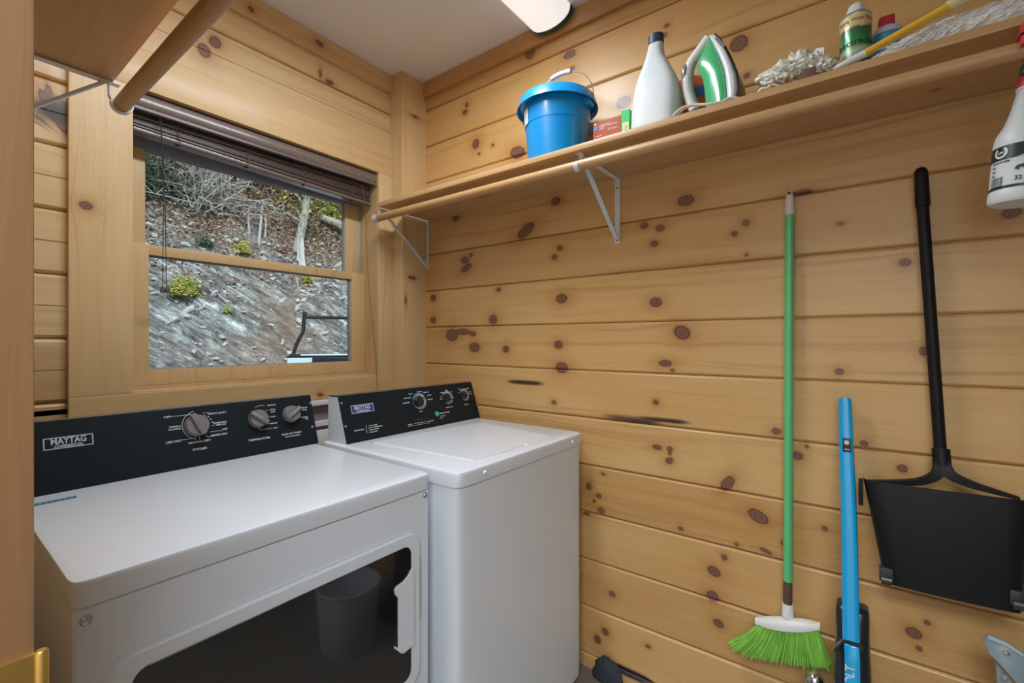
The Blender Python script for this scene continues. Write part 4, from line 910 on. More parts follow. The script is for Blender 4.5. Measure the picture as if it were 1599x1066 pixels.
# sprayer picture
def patch(b, pts, z0, a0, s):
    b.bm.faces.new([b.bm.verts.new(cylpt(a0 + x*s/rl, z0 + y*s, rl + .0006)) for x, y in pts])
patch(b, [(0, .2), (.15, .45), (.75, .6), (.75, .45), (.5, .30), (.3, .28), (.25, .1)], .055, vdir - .22, .024); patch(b, [(.45, .30), (.55, .30), (.72, .05), (.68, .02)], .055, vdir - .22, .024)
b.build('label_lettering', mat('label_ink', (.03, .06, .045), .5), lb)
b = MB()
for a0_, w_ in ((0, 1),):
    c0 = vdir - .72; rr0 = .0105
    for k in range(26):
        a1 = math.radians(-200 + 250*k/25)*1.0
    ring = []
    for rad_ in (.0075, .0118):
        ring.append([cylpt(c0 + math.cos(a)*rad_/rl, .0975 + math.sin(a)*rad_*.95, rl + .0006) for a in np.linspace(math.radians(-230), math.radians(60), 30)])
    b.loft(ring, closed=False)
wrapM(b, 'UPC', .0065, .095, c0 - .12, rl + .0006)
b.build('label_logo', M_w, lb)
b = MB(); b.lathe([(.0185, .228), (.0185, .238), (.0155, .250), (.0135, .251)], M=Ms, seg=28); b.build('collar', mat('spray_red', (.62, .06, .07), .4), sp_)
b = MB(); b.lathe([(.0135, .250), (.0155, .252), (.0125, .262), (.010, .285)], M=Ms, seg=24)
hd = base + up_*.262; b.box((hd.x - .010, hd.y - .014, hd.z - .006), (hd.x + .010, hd.y + .014, hd.z + .010), .003); b.build('sprayer', mat('spray_slate', (.06, .10, .14), .45), sp_)
zf = H + .56 + .0165; yf = at(1603, 60, x=1.262).y
b = MB(); b.tube([hd + Vector((-.004, 0, .004)), Vector((1.325, yf, zf + .010)), Vector((1.300, yf, zf + .014)), Vector((1.270, yf, zf + .011))], [.006, .006, .006, .007], 12)
b.box((1.254, yf - .008, zf - .022), (1.272, yf + .008, zf + .018), .003); b.build('trigger', mat('spray_red2', (.62, .05, .05), .4), sp_)
b = MB(); b.box((1.2525, yf - .009, zf - .006), (1.2735, yf + .009, zf - .001), .001); b.build('trigger_pin', M_vk if 'M_vk' in globals() else M_black, sp_)
# ------------------------------------------------------------------ broom
bx_ = 1.572; bt = P2(1233, 300, bx_); bb_ = P2(1229, 962, bx_)
brm = thing('broom', 'green broom with flared bristles hanging on the pine wall', 'broom', (bx_, bt.y, .30))
ztip = bt.z; yh = bt.y
by = P2(1230, 900, bx_).y
def hpz(py): return P2(1231, py, bx_).z
M_brg = mat('green_paint', (.13, .52, .20), .35, coat=.4)
b = MB(); b.tube([Vector((bx_, np.interp(z, [hpz(960), hpz(300)], [by, yh]), z)) for z in (hpz(907), hpz(600), hpz(333))], .0125, 24); b.build('handle', M_brg, brm)
b = MB(); b.tube([(bx_, yh, hpz(336)), (bx_, yh, hpz(315)), (bx_, yh, hpz(303)), (bx_, yh, hpz(297))], [.0128, .0122, .009, .004], 20); b.build('handle_tip', mat('tip_pink_white', (.72, .62, .58), .5), brm)
b = MB(); b.lathe([(.003, 0), (.0045, .001), (.0045, .003), (.003, .003)], M=Matrix.Translation((bx_ - .0112, yh, hpz(303))) @ Matrix.Rotation(-PI/2 - .5, 4, 'Y'), seg=14); b.build('hanging_hole', M_brassd, brm)
b = MB(); b.tube([(bx_, by, hpz(908)), (bx_, by, hpz(957))], .0120, 20); b.build('rusty_ferrule', mat('rusty_metal', (.12, .06, .04), .6, noise=.5, nscale=90), brm)
hd_l = P2(1180, 966, bx_); hd_r = P2(1281, 975, bx_); zl = hd_l.z; zr_ = hd_r.z
M_bw = mat('white_broom_head', (.76, .76, .72), .45, noise=.08, nscale=60)
b = MB(); rings = []
for t_ in np.linspace(0, 1, 14):
    y_ = hd_l.y + (hd_r.y - hd_l.y)*t_; z_ = zl + (zr_ - zl)*t_ ; e = math.sin(PI*min(max(t_, .04), .96))**.35
    rings.append([Vector((bx_ - .004 + cx_*e, y_, z_ + cz_*e)) for cx_, cz_ in ((-.020, -.018), (-.022, -.002), (-.016, .010), (0, .014), (.016, .010), (.020, -.002), (.018, -.018))])
b.loft(rings); hb = b.build('broom_cap', M_bw, brm, smooth=50)
b = MB(); b.tube([(bx_, by, hpz(963)), (bx_, by, hpz(944)), (bx_, by, hpz(942))], [.0155, .0150, .0140], 20); b.build('socket', M_bw, hb)
M_bris = mat('green_bristle', (.30, .64, .10), .5, noise=.25, nscale=40)
b = MB(); tl = P2(1138, 1005, bx_ - .01); trr = P2(1298, 1038, bx_ - .01); tm = P2(1225, 1032, bx_ - .01)
for k in range(950):
    t_ = random.random(); y0_ = hd_l.y + (hd_r.y - hd_l.y)*(.03 + .94*t_); z0_ = zl + (zr_-zl)*t_ - .014
    tt = t_ + random.uniform(-.02, .02); y1_ = tl.y + (trr.y - tl.y)*(tt + .12*tt*(1-tt)); z1_ = np.interp(tt, [0, .15, .5, .85, 1], [tl.z + .002, tl.z - .013, tm.z - .002, trr.z - .014, trr.z - .004]) + random.uniform(-.008, .010)
    xx0 = bx_ - .004 + random.uniform(-.014, .014); xx1 = xx0*1 + random.uniform(-.016, .012)
    xx1 = min(xx1, XR - .006)
    p0 = Vector((xx0, y0_, z0_)); p2 = Vector((xx1, y1_, z1_)); p1 = p0.lerp(p2, .5) + Vector((0, 0, -.004 + .0)) + Vector((0, (y1_-y0_)*-.06, 0))
    b.tube([p0, p1, p2], [.0011, .0011, .0009], 4, cap=False)
o = b.build('bristles', M_bris, brm, smooth=0, recalc=False); o['kind'] = 'stuff'

# ------------------------------------------------------------------ stick vacuum
vx = 1.50
vt = at(1320, 621, x=1.555); v2 = at(1329, 920, x=1.500); v3 = at(1332, 960, x=1.49)
vc = thing('stick_vacuum', 'bright blue and black stick vacuum leaning against the pine wall', 'vacuum cleaner', (1.44, v3.y - .01, 0))
M_vb = mat('vacuum_blue', (.0, .36, .72), .25, coat=.7); M_vk = mat('vacuum_black', (.008, .012, .02), .28, coat=.5)
p5 = at(1335, 1066, x=1.465)
b = MB(); rings = []
for px, py, hw_, x_ in ((1319.5, 620.5, 9.5, 1.556), (1319.5, 624, 11.2, 1.555), (1320, 640, 11.8, 1.552), (1321.5, 690, 12.7, 1.538), (1324, 760, 13.5, 1.518), (1327, 850, 14.3, 1.493), (1328, 930, 14.9, 1.470), (1329, 1001, 15.2, 1.450)):
    c0_ = at(px, py, x=x_); d_ = at(px + hw_, py, x=x_); hy_ = abs(d_.y - c0_.y)*.93; hx_ = .014
    rings.append([Vector((c0_.x + hx_*math.copysign(abs(math.cos(a))**.7, math.cos(a)), c0_.y + hy_*math.copysign(abs(math.sin(a))**.7, math.sin(a)), c0_.z)) for a in (2*PI*k/28 for k in range(28))])
b.loft(rings); b.build('handle', M_vb, vc, smooth=50)
sw = MB(); c0_ = at(1322, 695, x=1.5225); sw.box((1.5195, c0_.y - .0095, c0_.z - .018), (1.535, c0_.y + .0085, c0_.z + .019), .001); swo = sw.build('switch', M_vk, vc)
sw = MB(); sw.lathe([(.0058, 0), (.0058, .0008), (.0045, .0008)], M=Matrix.Translation((1.5193, c0_.y, c0_.z + .008)) @ Matrix.Rotation(-PI/2, 4, 'Y'), seg=20)
sw.box((1.5188, c0_.y - .0006, c0_.z + .003), (1.5196, c0_.y + .0006, c0_.z + .015)); sw.box((1.5188, c0_.y - .007, c0_.z - .012), (1.5196, c0_.y + .005, c0_.z - .009), .0008); sw.build('switch_icons', M_print, swo)
# housing
b = MB(); rings = []
hous = [(1331, 944, 27, .020, 1.500), (1331, 952, 29, .030, 1.498), (1331, 985, 29.5, .036, 1.492), (1331, 1005, 30, .040, 1.486), (1331, 1066, 34, .045, 1.472)]
fl = None
for px, py, hw_, hx_, x_ in hous:
    c0_ = at(px, py, x=x_); d_ = at(px + hw_, py, x=x_); hy_ = abs(d_.y - c0_.y)*.93
    rings.append([Vector((c0_.x + .006 + hx_*math.copysign(abs(math.cos(a))**.6, math.cos(a)), c0_.y + hy_*math.copysign(abs(math.sin(a))**.6, math.sin(a)), c0_.z)) for a in (2*PI*k/28 for k in range(28))])
cc = Vector((1.46, c0_.y, .12)); rings.append([Vector((1.455 + .045*math.cos(a), c0_.y - .004 + .040*math.sin(a), .14)) for a in (2*PI*k/28 for k in range(28))]); rings.append([Vector((1.455 + .035*math.cos(a), c0_.y - .004 + .035*math.sin(a), .05)) for a in (2*PI*k/28 for k in range(28))])
b.loft(rings); b.build('motor_housing', M_vk, vc, smooth=50)
b = MB(); rings = []
for px, py, hw_, x_ in ((1330, 1006, 13, 1.442), (1330, 1008, 13.2, 1.440), (1331, 1040, 13.4, 1.434), (1331, 1066, 13.6, 1.428), (1332, 1110, 14, 1.420)):
    c0_ = at(px, py, x=x_); d_ = at(px + hw_, py, x=x_); hy_ = abs(d_.y - c0_.y); rings.append([Vector((x_ + a_, c0_.y + b_*hy_, c0_.z)) for a_, b_ in ((-.003, -.9), (-.0055, -.5), (-.0055, .5), (-.003, .9), (.03, 1), (.03, -1))])
b.loft(rings); b.build('front_stripe', M_vb, vc)
b = MB(); rings = []
for px, py, dz in ((1302, 1016, 0), (1308, 1008, 0), (1316, 1000.5, 0), (1324, 1000.5, 0), (1332, 1003, 0), (1341, 1006.5, 0), (1348, 1015, 0)):
    p = at(px, py, x=1.440); rings.append([p + Vector((-.004, 0, .004)), p + Vector((-.004, 0, -.004)), p + Vector((.010, 0, -.004)), p + Vector((.010, 0, .004))])
b.loft(rings); b.build('collar_seam', M_vk, vc)
b = MB(); x_ = 1.4255
o_ = at(1333.2, 1082, x=x_); u_ = (at(1334.5, 1030, x=x_) - o_).normalized(); w_ = (at(1325, 1070, x=x_) - at(1338, 1070, x=x_)).normalized(); w_ = (w_ - u_*w_.dot(u_)).normalized(); n__ = u_.cross(w_); n__ = n__ if n__.x < 0 else -n__
b.text('BOLT', .027, o_ + n__*.001, u_, w_, n__, 'LEFT', .0003, 1.0); b.build('lettering', M_w, vc)
b = MB(); o_ = at(1336.5, 1045, x=x_); b.text('24V', .012, o_ + n__*.001, u_, w_, n__, 'LEFT', 0, 1.0); b.build('green_lettering', mat('lime', (.15, .65, .25), .4), vc)
b = MB(); yc = c0_.y; b.box((1.30, yc - .12, .0), (1.52, yc + .12, .065), .02, 3); b.build('floor_head', M_vk, vc)

# ------------------------------------------------------------------ lobby dustpan
dxp = 1.568
dp = thing('lobby_dustpan', 'black long handled dustpan hanging on the wall at right', 'dustpan', (1.50, -.17, .64))
M_dk = mat('black_plastic', (.007, .007, .008), .5, spec=.28, noise=.3, nscale=12, bump=.2)
h0 = at(1438, 285, x=dxp); h1 = at(1468.5, 705, x=dxp - .004)
b = MB(); b.tube([at(1440.5, 320, x=dxp), (at(1440.5, 320, x=dxp) + h1)/2, h1], .0125, 24); b.build('handle', M_dk, dp)
b = MB(); g0_ = at(1438, 264, x=dxp); g1_ = at(1441, 322, x=dxp); b.tube([g0_ + Vector((0, 0, .002)), g0_ - Vector((0, 0, .006)), g0_.lerp(g1_, .3), g1_], [.009, .0135, .0142, .0152], 22); b.build('hand_grip', M_dk, dp)
b = MB(); b.tube([g0_ + Vector((.03, 0, .008)), g0_ + Vector((.0, 0, .008)), g0_ + Vector((-.008, 0, .002))], .0016, 8); o = b.build('wall_nail', M_screw); tag(o, 'small steel nail the black dustpan hangs from', 'nail')
# yoke
b = MB(); s0 = at(1469, 700, x=1.562); s1 = at(1471, 726, x=1.555)
b.tube([s0, s1], [.0175, .0180], 20); 
pL = at(1347, 750, x=1.505); pR = at(1600, 790, x=1.505); pR = Vector((1.505, -.345, pL.z - .0)); 
def yk(ptsz, w0, w1):
    rings = []
    n = len(ptsz)
    for i, p in enumerate(ptsz):
        w_ = w0 + (w1 - w0)*i/(n-1); t_ = (ptsz[min(i+1, n-1)] - ptsz[max(i-1, 0)]).normalized(); nn = t_.cross(X).normalized()
        rings.append([p + nn*w_ + X*.007, p - nn*w_ + X*.007, p - nn*w_*.8 - X*.007, p + nn*w_*.8 - X*.007])
    b.loft(rings)
yk(spline([at(1471, 722, x=1.55), at(1462, 742, x=1.540), at(1435, 752, x=1.530), at(1395, 753, x=1.52), at(1352, 751, x=1.508)], 5), .016, .003)
yk(spline([at(1471, 722, x=1.55), at(1485, 742, x=1.540), at(1515, 756, x=1.530), at(1555, 768, x=1.52), at(1592, 778, x=1.508)], 5), .016, .003)
b.build('yoke', M_dk, dp, smooth=40)
# pan: back plate with side walls curving to the wall
b = MB()
def pr_(px, py, x): return at(px, py, x=x)
rowsp = []
TL = at(1356, 750, x=1.498); TR = Vector((1.498, -.325, TL.z)); BLp = at(1398, 912, x=1.480); BRp = at(1578, 950, x=1.480)
tl_ = TL; tr_ = at(1603, 782, x=1.498); bl_ = at(1390, 912, x=1.480); br_ = at(1590, 958, x=1.480)
def sidecurve(T_, x0, sy):   # horizontal section from the wall side to the plate
    return T_
for t_ in np.linspace(0, 1, 12):
    L_ = tl_.lerp(bl_, t_); R_ = tr_.lerp(br_, t_); bulge = .006*math.sin(PI*t_)
    row = [Vector((L_.x + .055, L_.y + .012 - .004*t_, L_.z)), Vector((L_.x + .020, L_.y + .010, L_.z)), Vector((L_.x + .004, L_.y + .004, L_.z))]
    for s_ in np.linspace(.03, .97, 12): row.append(L_.lerp(R_, s_) + Vector((-bulge - .006*math.sin(PI*s_), 0, 0)))
    row += [Vector((R_.x + .004, R_.y - .004, R_.z)), Vector((R_.x + .020, R_.y - .010, R_.z)), Vector((R_.x + .055, R_.y - .012 + .004*t_, R_.z))]
    rowsp.append(row)
inner = [[p + Vector((.004, 0, 0)) for p in r] for r in rowsp]
b.loft(rowsp, closed=False); b.loft(inner[::-1], closed=False)
for A__, B__ in ((rowsp[0], inner[0]), (rowsp[-1], inner[-1]), ([r[0] for r in rowsp], [r[0] for r in inner]), ([r[-1] for r in rowsp], [r[-1] for r in inner])): b.loft([A__, B__], closed=False)
bmesh.ops.remove_doubles(b.bm, verts=b.bm.verts, dist=1e-5)
b.build('pan', M_dk, dp, smooth=40)
M_wheel = mat('wheel_black', (.03, .03, .032), .3, coat=.3)
for px, py in ((1384, 905), (1591, 944)):
    b = MB(); p = at(px, py, x=1.478); b.tube([p + Vector((0, .010, 0)), p + Vector((0, -.010, 0))], .012, 16); b.box((1.474, p.y - .014, p.z - .004), (1.50, p.y + .014, p.z + .030), .003); b.build('wheel', M_wheel, dp)
b = MB(); p = at(1345, 765, x=1.510); b.box((1.500, p.y - .004, p.z - .038), (1.535, p.y + .006, p.z + .026), .002); b.build('pivot_tab', M_dk, dp)

# ------------------------------------------------------------------ grey folding bracket at lower right, chrome ball, dark thing on floor
M_gp = mat('grey_blue_metal', (.30, .38, .42), .35, metal=.35, noise=.08, nscale=30, coat=.3)
fx = 1.46
def fpoly(b, pts, x, t0, t1, bev=.002):
    Q = [at(px, py, x=x) for px, py in pts]; O = Vector((x, 0, 0)); b.prism([(q_.y, q_.z) for q_ in Q], O, Y, Z, -X, t0, t1, bev)
st_ = thing('folding_ladder', 'grey metal folding step ladder head at the lower right corner', 'step ladder', (1.46, -.34, 0))
b = MB(); fpoly(b, [(1540, 988), (1570, 1000), (1580, 1006), (1600, 1018), (1660, 1070), (1640, 1110), (1600, 1080), (1576, 1052), (1554, 1028), (1541, 1014), (1534, 999)], fx, 0, .012); b.build('top_bracket', M_gp, st_, smooth=50)
b = MB(); fpoly(b, [(1541, 990), (1571, 1002), (1600, 1022), (1598, 1025), (1570, 1007), (1543, 996)], fx - .012, 0, .003, .001)
b.build('bracket_rib', mat('light_metal', (.50, .58, .60), .35, metal=.3), st_)
b = MB(); fpoly(b, [(1554, 1030), (1574, 1053), (1582, 1066), (1600, 1200), (1560, 1200), (1556, 1066)], fx + .012, 0, .010); b.build('leg_tube', M_gp, st_)
for px, py, r_ in ((1571, 1019, .0055), (1570, 1057, .0055)):
    q_ = at(px, py, x=fx - .012); b = MB(); b.lathe([(r_*1.25, 0), (r_*1.2, .0015), (r_*.95, .0016), (r_*.8, .0042), (.0001, .005)], M=Matrix.Translation(q_) @ Matrix.Rotation(-PI/2, 4, 'Y'), seg=20); b.build('rivet', M_screw, st_)
b = MB(); b.box((1.40, -.80, .0), (1.45, -.75, .02)); yq = at(1580, 1200, x=fx + .01)
b2 = MB(); b2.tube([(fx + .006, yq.y, yq.z + .02), (fx + .004, yq.y - .01, .01)], .014, 12); b2.build('ladder_leg', M_gp, st_); b.bm.free()
kn_ = at(1272, 1062, x=1.50)
b = MB(); b.lathe([(.0001, -.024), (.012, -.021), (.020, -.012), (.024, 0), (.022, .010), (.016, .018), (.008, .0225), (.0001, .024)], (kn_.x, kn_.y, kn_.z), 32)
b.lathe([(.010, -(kn_.z) + .02), (.010, -.02)], (kn_.x, kn_.y, kn_.z), 16); b.lathe([(.07, -kn_.z), (.07, -kn_.z + .01), (.012, -kn_.z + .02)], (kn_.x, kn_.y, kn_.z), 24)
o = b.build('knobbed_stand', mat('chrome', (.62, .62, .66), .12, metal=1, noise=.2, nscale=40)); tag(o, 'chrome ball knob standing below the broom bristles', 'stand')
fo3 = at(932, 1063, z=.02); b = MB(); lump0 = ZT; ZT = 0.0
lump(b, (1.575, fo3.y*.0 + .74, .0), .020, .06, .09, 2.2, .2); ZT = lump0
o = b.build('dark_cloth', mat('dark_cloth', (.03, .035, .045), .8), smooth=60); tag(o, 'dark bundle on the floor between washer and wall', 'bundle')
# white waste bin that shows as a reflection in the dryer door
b = MB(); b.lathe([(.0001, 0), (.105, 0), (.108, .004), (.125, .25), (.129, .252), (.129, .258), (.121, .258), (.104, .006), (.0001, .006)], (1.12, .06, 0), 48)
o = b.build('waste_bin', mat('bin_plastic', (.60, .62, .66), .5)); tag(o, 'pale round bin mirrored in the black dryer door', 'bin')

# ------------------------------------------------------------------ outdoors: rocky bank, shrubs, trees, pickup
def rock_mat():
    m, nt, n, l, b = new_mat('rocky_bank'); geo = n.new('ShaderNodeNewGeometry'); mp = n.new('ShaderNodeMapping'); mp.vector_type = 'TEXTURE'; mp.inputs['Rotation'].default_value = (0, math.radians(36), 0); mp.inputs['Scale'].default_value = (1.5, .9, .28)
    l.new(geo.outputs['Position'], mp.inputs[0])
    t1 = n.new('ShaderNodeTexNoise'); t1.inputs['Scale'].default_value = 2.6; t1.inputs['Detail'].default_value = 11; t1.inputs['Roughness'].default_value = .80; l.new(mp.outputs[0], t1.inputs['Vector'])
    v1 = n.new('ShaderNodeTexVoronoi'); v1.inputs['Scale'].default_value = 3.0; v1.feature = 'F1'; l.new(mp.outputs[0], v1.inputs['Vector'])
    r1 = ramp(n, [(.34, (.02, .02, .025)), (.44, (.12, .12, .12)), (.51, (.24, .25, .25)), (.57, (.40, .45, .45)), (.66, (.85, .95, .95))]); l.new(t1.outputs['Fac'], r1.inputs[0])
    t2 = n.new('ShaderNodeTexNoise'); t2.inputs['Scale'].default_value = .55; t2.inputs['Detail'].default_value = 4; l.new(geo.outputs['Position'], t2.inputs['Vector'])
    r2 = ramp(n, [(.48, g(0)), (.66, g(.5))]); l.new(t2.outputs['Fac'], r2.inputs[0])
    c = mixc(n, l, r2.outputs[0], r1.outputs[0], (.27, .17, .10))
    vr_ = ramp(n, [(0, g(.45)), (.25, g(1)), (1, g(1.1))]); l.new(v1.outputs['Distance'], vr_.inputs[0]); c = mixc(n, l, .7, c, vr_.outputs[0], 'MULTIPLY')
    # leaf litter and soil above
    sp = n.new('ShaderNodeSeparateXYZ'); l.new(geo.outputs['Position'], sp.inputs[0])
    t3 = n.new('ShaderNodeTexNoise'); t3.inputs['Scale'].default_value = 18; t3.inputs['Detail'].default_value = 4; l.new(geo.outputs['Position'], t3.inputs['Vector'])
    rl_ = ramp(n, [(.3, (.02, .018, .015)), (.45, (.10, .075, .05)), (.56, (.20, .14, .10)), (.68, (.50, .42, .36))]); l.new(t3.outputs['Fac'], rl_.inputs[0])
    hgt = mth(n, l, 'ADD', sp.outputs['Z'], mth(n, l, 'MULTIPLY', t2.outputs['Fac'], 2.4)); rr = ramp(n, [(.0, g(0)), (.5, g(0)), (.62, g(1))]); l.new(mth(n, l, 'DIVIDE', hgt, 8.0), rr.inputs[0])
    c = mixc(n, l, rr.outputs[0], c, rl_.outputs[0]); l.new(c, b.inputs['Base Color']); b.inputs['Roughness'].default_value = .9
    bp = n.new('ShaderNodeBump'); bp.inputs['Strength'].default_value = .9; bp.inputs['Distance'].default_value = .06; l.new(t1.outputs['Fac'], bp.inputs['Height']); l.new(bp.outputs['Normal'], b.inputs['Normal']); return m
GZ = -.40
def hill_z(x, y):
    d = y - 6.9 - .05*x
    base = GZ if d < 0 else GZ + 1.12*d*min(1, d/.8 + .3)
    if d > 4.2: base = GZ + 1.12*4.2 + .80*(d - 4.2)
    if d < 0: return base + .01*mnoise.noise(Vector((x*2, y*2, 0)))
    q_ = Vector(((x*.8 - base*.6)*.7, y*.4, (x*.6 + base*.8)*2.0))
    k = min(1, d)
    return base + k*(.38*mnoise.noise(q_*.9) + .26*mnoise.noise(q_*2.3) + .16*abs(mnoise.noise(q_*5.1)) + .10*mnoise.noise(q_*11))
xs = np.arange(-6, 22, .075); ys = np.concatenate([np.arange(2.3, 6.8, .25), np.arange(6.8, 15.5, .055), np.arange(15.6, 30, .4)])
Vv = [(float(x), float(y), hill_z(float(x), float(y))) for y in ys for x in xs]
nx, ny = len(xs), len(ys); idx = np.arange(nx*ny).reshape(ny, nx); Fc = np.stack([idx[:-1, :-1], idx[:-1, 1:], idx[1:, 1:], idx[1:, :-1]], -1).reshape(-1, 4)
me = bpy.data.meshes.new('hillside'); me.from_pydata(Vv, [], Fc.tolist()); me.materials.append(rock_mat()); ho_ = bpy.data.objects.new('hillside', me); C.objects.link(ho_); tag(ho_, 'grey rocky hillside rising outside the window', None, None, 'structure'); me.shade_flat()
def hit(px, py):
    """point of the bank seen through image point (px, py)"""
    d = ray(px, py); s = 3.0
    while s < 30:
        p = Vector((0, 0, H)) + d*s
        if p.z < hill_z(p.x, p.y): return p
        s += .02
    return p
def leafmat(name, cols, rough=.7):
    m, nt, n, l, b = new_mat(name); a = n.new('ShaderNodeAttribute'); a.attribute_name = 'board'; r = ramp(n, [(i/(len(cols)-1), c) for i, c in enumerate(cols)]); l.new(a.outputs['Fac'], r.inputs[0]); l.new(r.outputs[0], b.inputs['Base Color']); b.inputs['Roughness'].default_value = rough; return m
def leaves(name, m, gen, n, size, parent=None):
    V_, F_, A_ = [], [], []
    for i in range(n):
        c_ = gen(); d1 = Vector((random.gauss(0, 1), random.gauss(0, 1), random.gauss(0, 1))).normalized(); d2 = d1.orthogonal().normalized(); s_ = size*random.uniform(.6, 1.3); k = len(V_)
        c_ = Vector(c_); V_ += [c_ - d1*s_, c_ + d2*s_*.5 + d1.cross(d2)*s_*.15, c_ + d1*s_, c_ - d2*s_*.5 + d1.cross(d2)*s_*.15]; F_.append((k, k+1, k+2, k+3)); A_ += [random.random()]*4
    me_ = bpy.data.meshes.new(name)
    c0 = Vector((0, 0, 0)) if parent is None else WLOC[parent.name]
    me_.from_pydata([tuple(v - c0) for v in V_], [], F_); me_.materials.append(m); at_ = me_.attributes.new('board', 'FLOAT', 'POINT'); at_.data.foreach_set('value', np.array(A_, dtype=np.float32))
    o_ = bpy.data.objects.new(name, me_); C.objects.link(o_)
    if parent is not None: o_.parent = parent
    WLOC[o_.name] = c0.copy()
    return o_
M_lb = leafmat('autumn_leaves', [(.05, .035, .03), (.20, .11, .07), (.30, .19, .13), (.60, .50, .40)]); M_lg = leafmat('yellow_green_leaves', [(.10, .16, .03), (.30, .38, .06), (.52, .52, .10), (.50, .38, .10)]); M_ld = leafmat('dark_evergreen', [(.015, .035, .025), (.05, .09, .05), (.10, .15, .09)])
M_bark = mat('grey_bark', (.34, .35, .33), .9, noise=.5, nscale=9, bump=.5); M_twig = mat('pale_twig', (.40, .42, .40), .9)
# leaf litter
def lit():
    x = random.uniform(1.8, 10.5); y = random.uniform(9.4, 14.5); return (x, y, hill_z(x, y) + random.uniform(.01, .05))
o = leaves('leaf_litter', M_lb, lit, 14000, .045); tag(o, 'fallen brown leaves covering the upper bank', 'leaf litter', None, 'stuff')
# stones
rk = MB()
for k in range(700):
    x = random.uniform(1.5, 7.5); y = random.uniform(7.2, 10.6); z = hill_z(x, y); s_ = random.uniform(.02, .07)*random.choice((1, 1, 1.6))
    Mx = Matrix.Translation((x, y, z)) @ Matrix.Rotation(random.uniform(0, 6), 4, 'Z') @ Matrix.Rotation(random.uniform(-.8, .8), 4, 'Y'); r0 = bmesh.ops.create_icosphere(rk.bm, subdivisions=1, radius=s_)['verts']
    for v in r0: v.co = Mx @ Vector((v.co.x*random.uniform(1, 1.5), v.co.y*.7, v.co.z*.5))
o = rk.build('loose_stones', mat('pale_stone', (.42, .44, .44), .9, noise=.5, nscale=12), smooth=0); tag(o, 'loose broken stones strewn over the lower bank', 'stones', None, 'stuff')
def tree(px, py_b, px_t, py_t, r, label, barkm, leafm=None, nl=0, spread=.8, twigs=14, twl=.8, cat='tree', group=None, name='slender_tree', crown=.5):
    p0 = hit(px, py_b); s = (p0 - Vector((0, 0, H))).dot(FW); p1 = Vector((0, 0, H)) + ray(px_t, py_t)*s
    t = thing(name, label, cat, p0, group); b = MB(); mid_p = p0.lerp(p1, .5) + Vector((random.uniform(-.05, .05), 0, 0))*(p1-p0).length
    tp = spline([p0 - Vector((0, 0, .15)), mid_p, p1], 6); b.tube(tp, [r*(1 - .45*i/(len(tp)-1)) for i in range(len(tp))], 10); b.build('trunk', barkm, t)
    if twigs:
        b = MB(); L = (p1 - p0).length
        for k in range(twigs):
            q_ = p0.lerp(p1, random.uniform(.25, 1)); dr_ = Vector((random.gauss(0, 1), random.gauss(0, .6), random.uniform(-.1, .9))).normalized(); l_ = twl*random.uniform(.4, 1)
            m1 = q_ + dr_*l_*.5 + Vector((0, 0, .05)); e_ = q_ + dr_*l_ + Vector((0, 0, random.uniform(-.2, .15))); b.tube([q_, m1, e_], [r*.28, r*.16, r*.05], 5)
            for _ in range(3):
                f_ = m1.lerp(e_, random.random()); b.tube([f_, f_ + Vector((random.gauss(0, .2), random.gauss(0, .15), random.gauss(.05, .18)))*l_], [r*.1, r*.03], 4)
        b.build('branches', barkm, t)
    if leafm:
        def gen():
            q_ = p0.lerp(p1, 1 - crown*random.random()); return q_ + Vector((random.gauss(0, spread*.45), random.gauss(0, spread*.35), random.gauss(0, spread*.35)))
        leaves('foliage', leafm, gen, nl, .05, t)
    return t
tree(248, 305, 252, 215, .07, 'pale straight tree trunk at the left edge of the upper pane', M_twig, twigs=0)
tree(463, 385, 482, 275, .11, 'thick pale leaning tree trunk right of centre in upper pane', M_bark, M_lg, 500, 1.2, 10, .9, crown=.2)
tree(404, 372, 410, 318, .035, 'thin grey sapling near the middle of the upper pane', M_twig, twigs=5, twl=.4)
tree(414, 370, 415, 340, .028, 'short thin sapling just right of the middle sapling', M_twig, twigs=3, twl=.3)
tree(390, 360, 388, 330, .03, 'faint thin sapling left of the middle sapling', M_bark, twigs=4, twl=.4)
tree(500, 330, 520, 270, .06, 'leafy yellow green tree at the upper right of the window', M_bark, M_lg, 2600, 1.3, 12, 1.0, crown=.9)
tree(535, 360, 536, 290, .05, 'golden leaved tree against the right window stile', M_bark, M_lg, 1800, 1.0, 10, .8, crown=.9)
tree(440, 300, 436, 250, .05, 'russet leaved tree behind the thick leaning trunk', M_bark, M_lb, 2600, 1.3, 14, 1.0, crown=.9)
tree(380, 300, 376, 245, .05, 'russet leaved tree above the middle of the window', M_bark, M_lb, 1600, 1.2, 14, 1.0, crown=.9)
tree(300, 290, 300, 230, .05, 'brown leaved tree behind the tangled bare branches', M_bark, M_lb, 900, 1.2, 18, 1.0, crown=.9)
tree(225, 300, 232, 235, .06, 'dark evergreen tree at the far left of the window', M_bark, M_ld, 2600, .9, 8, .7, crown=.9)
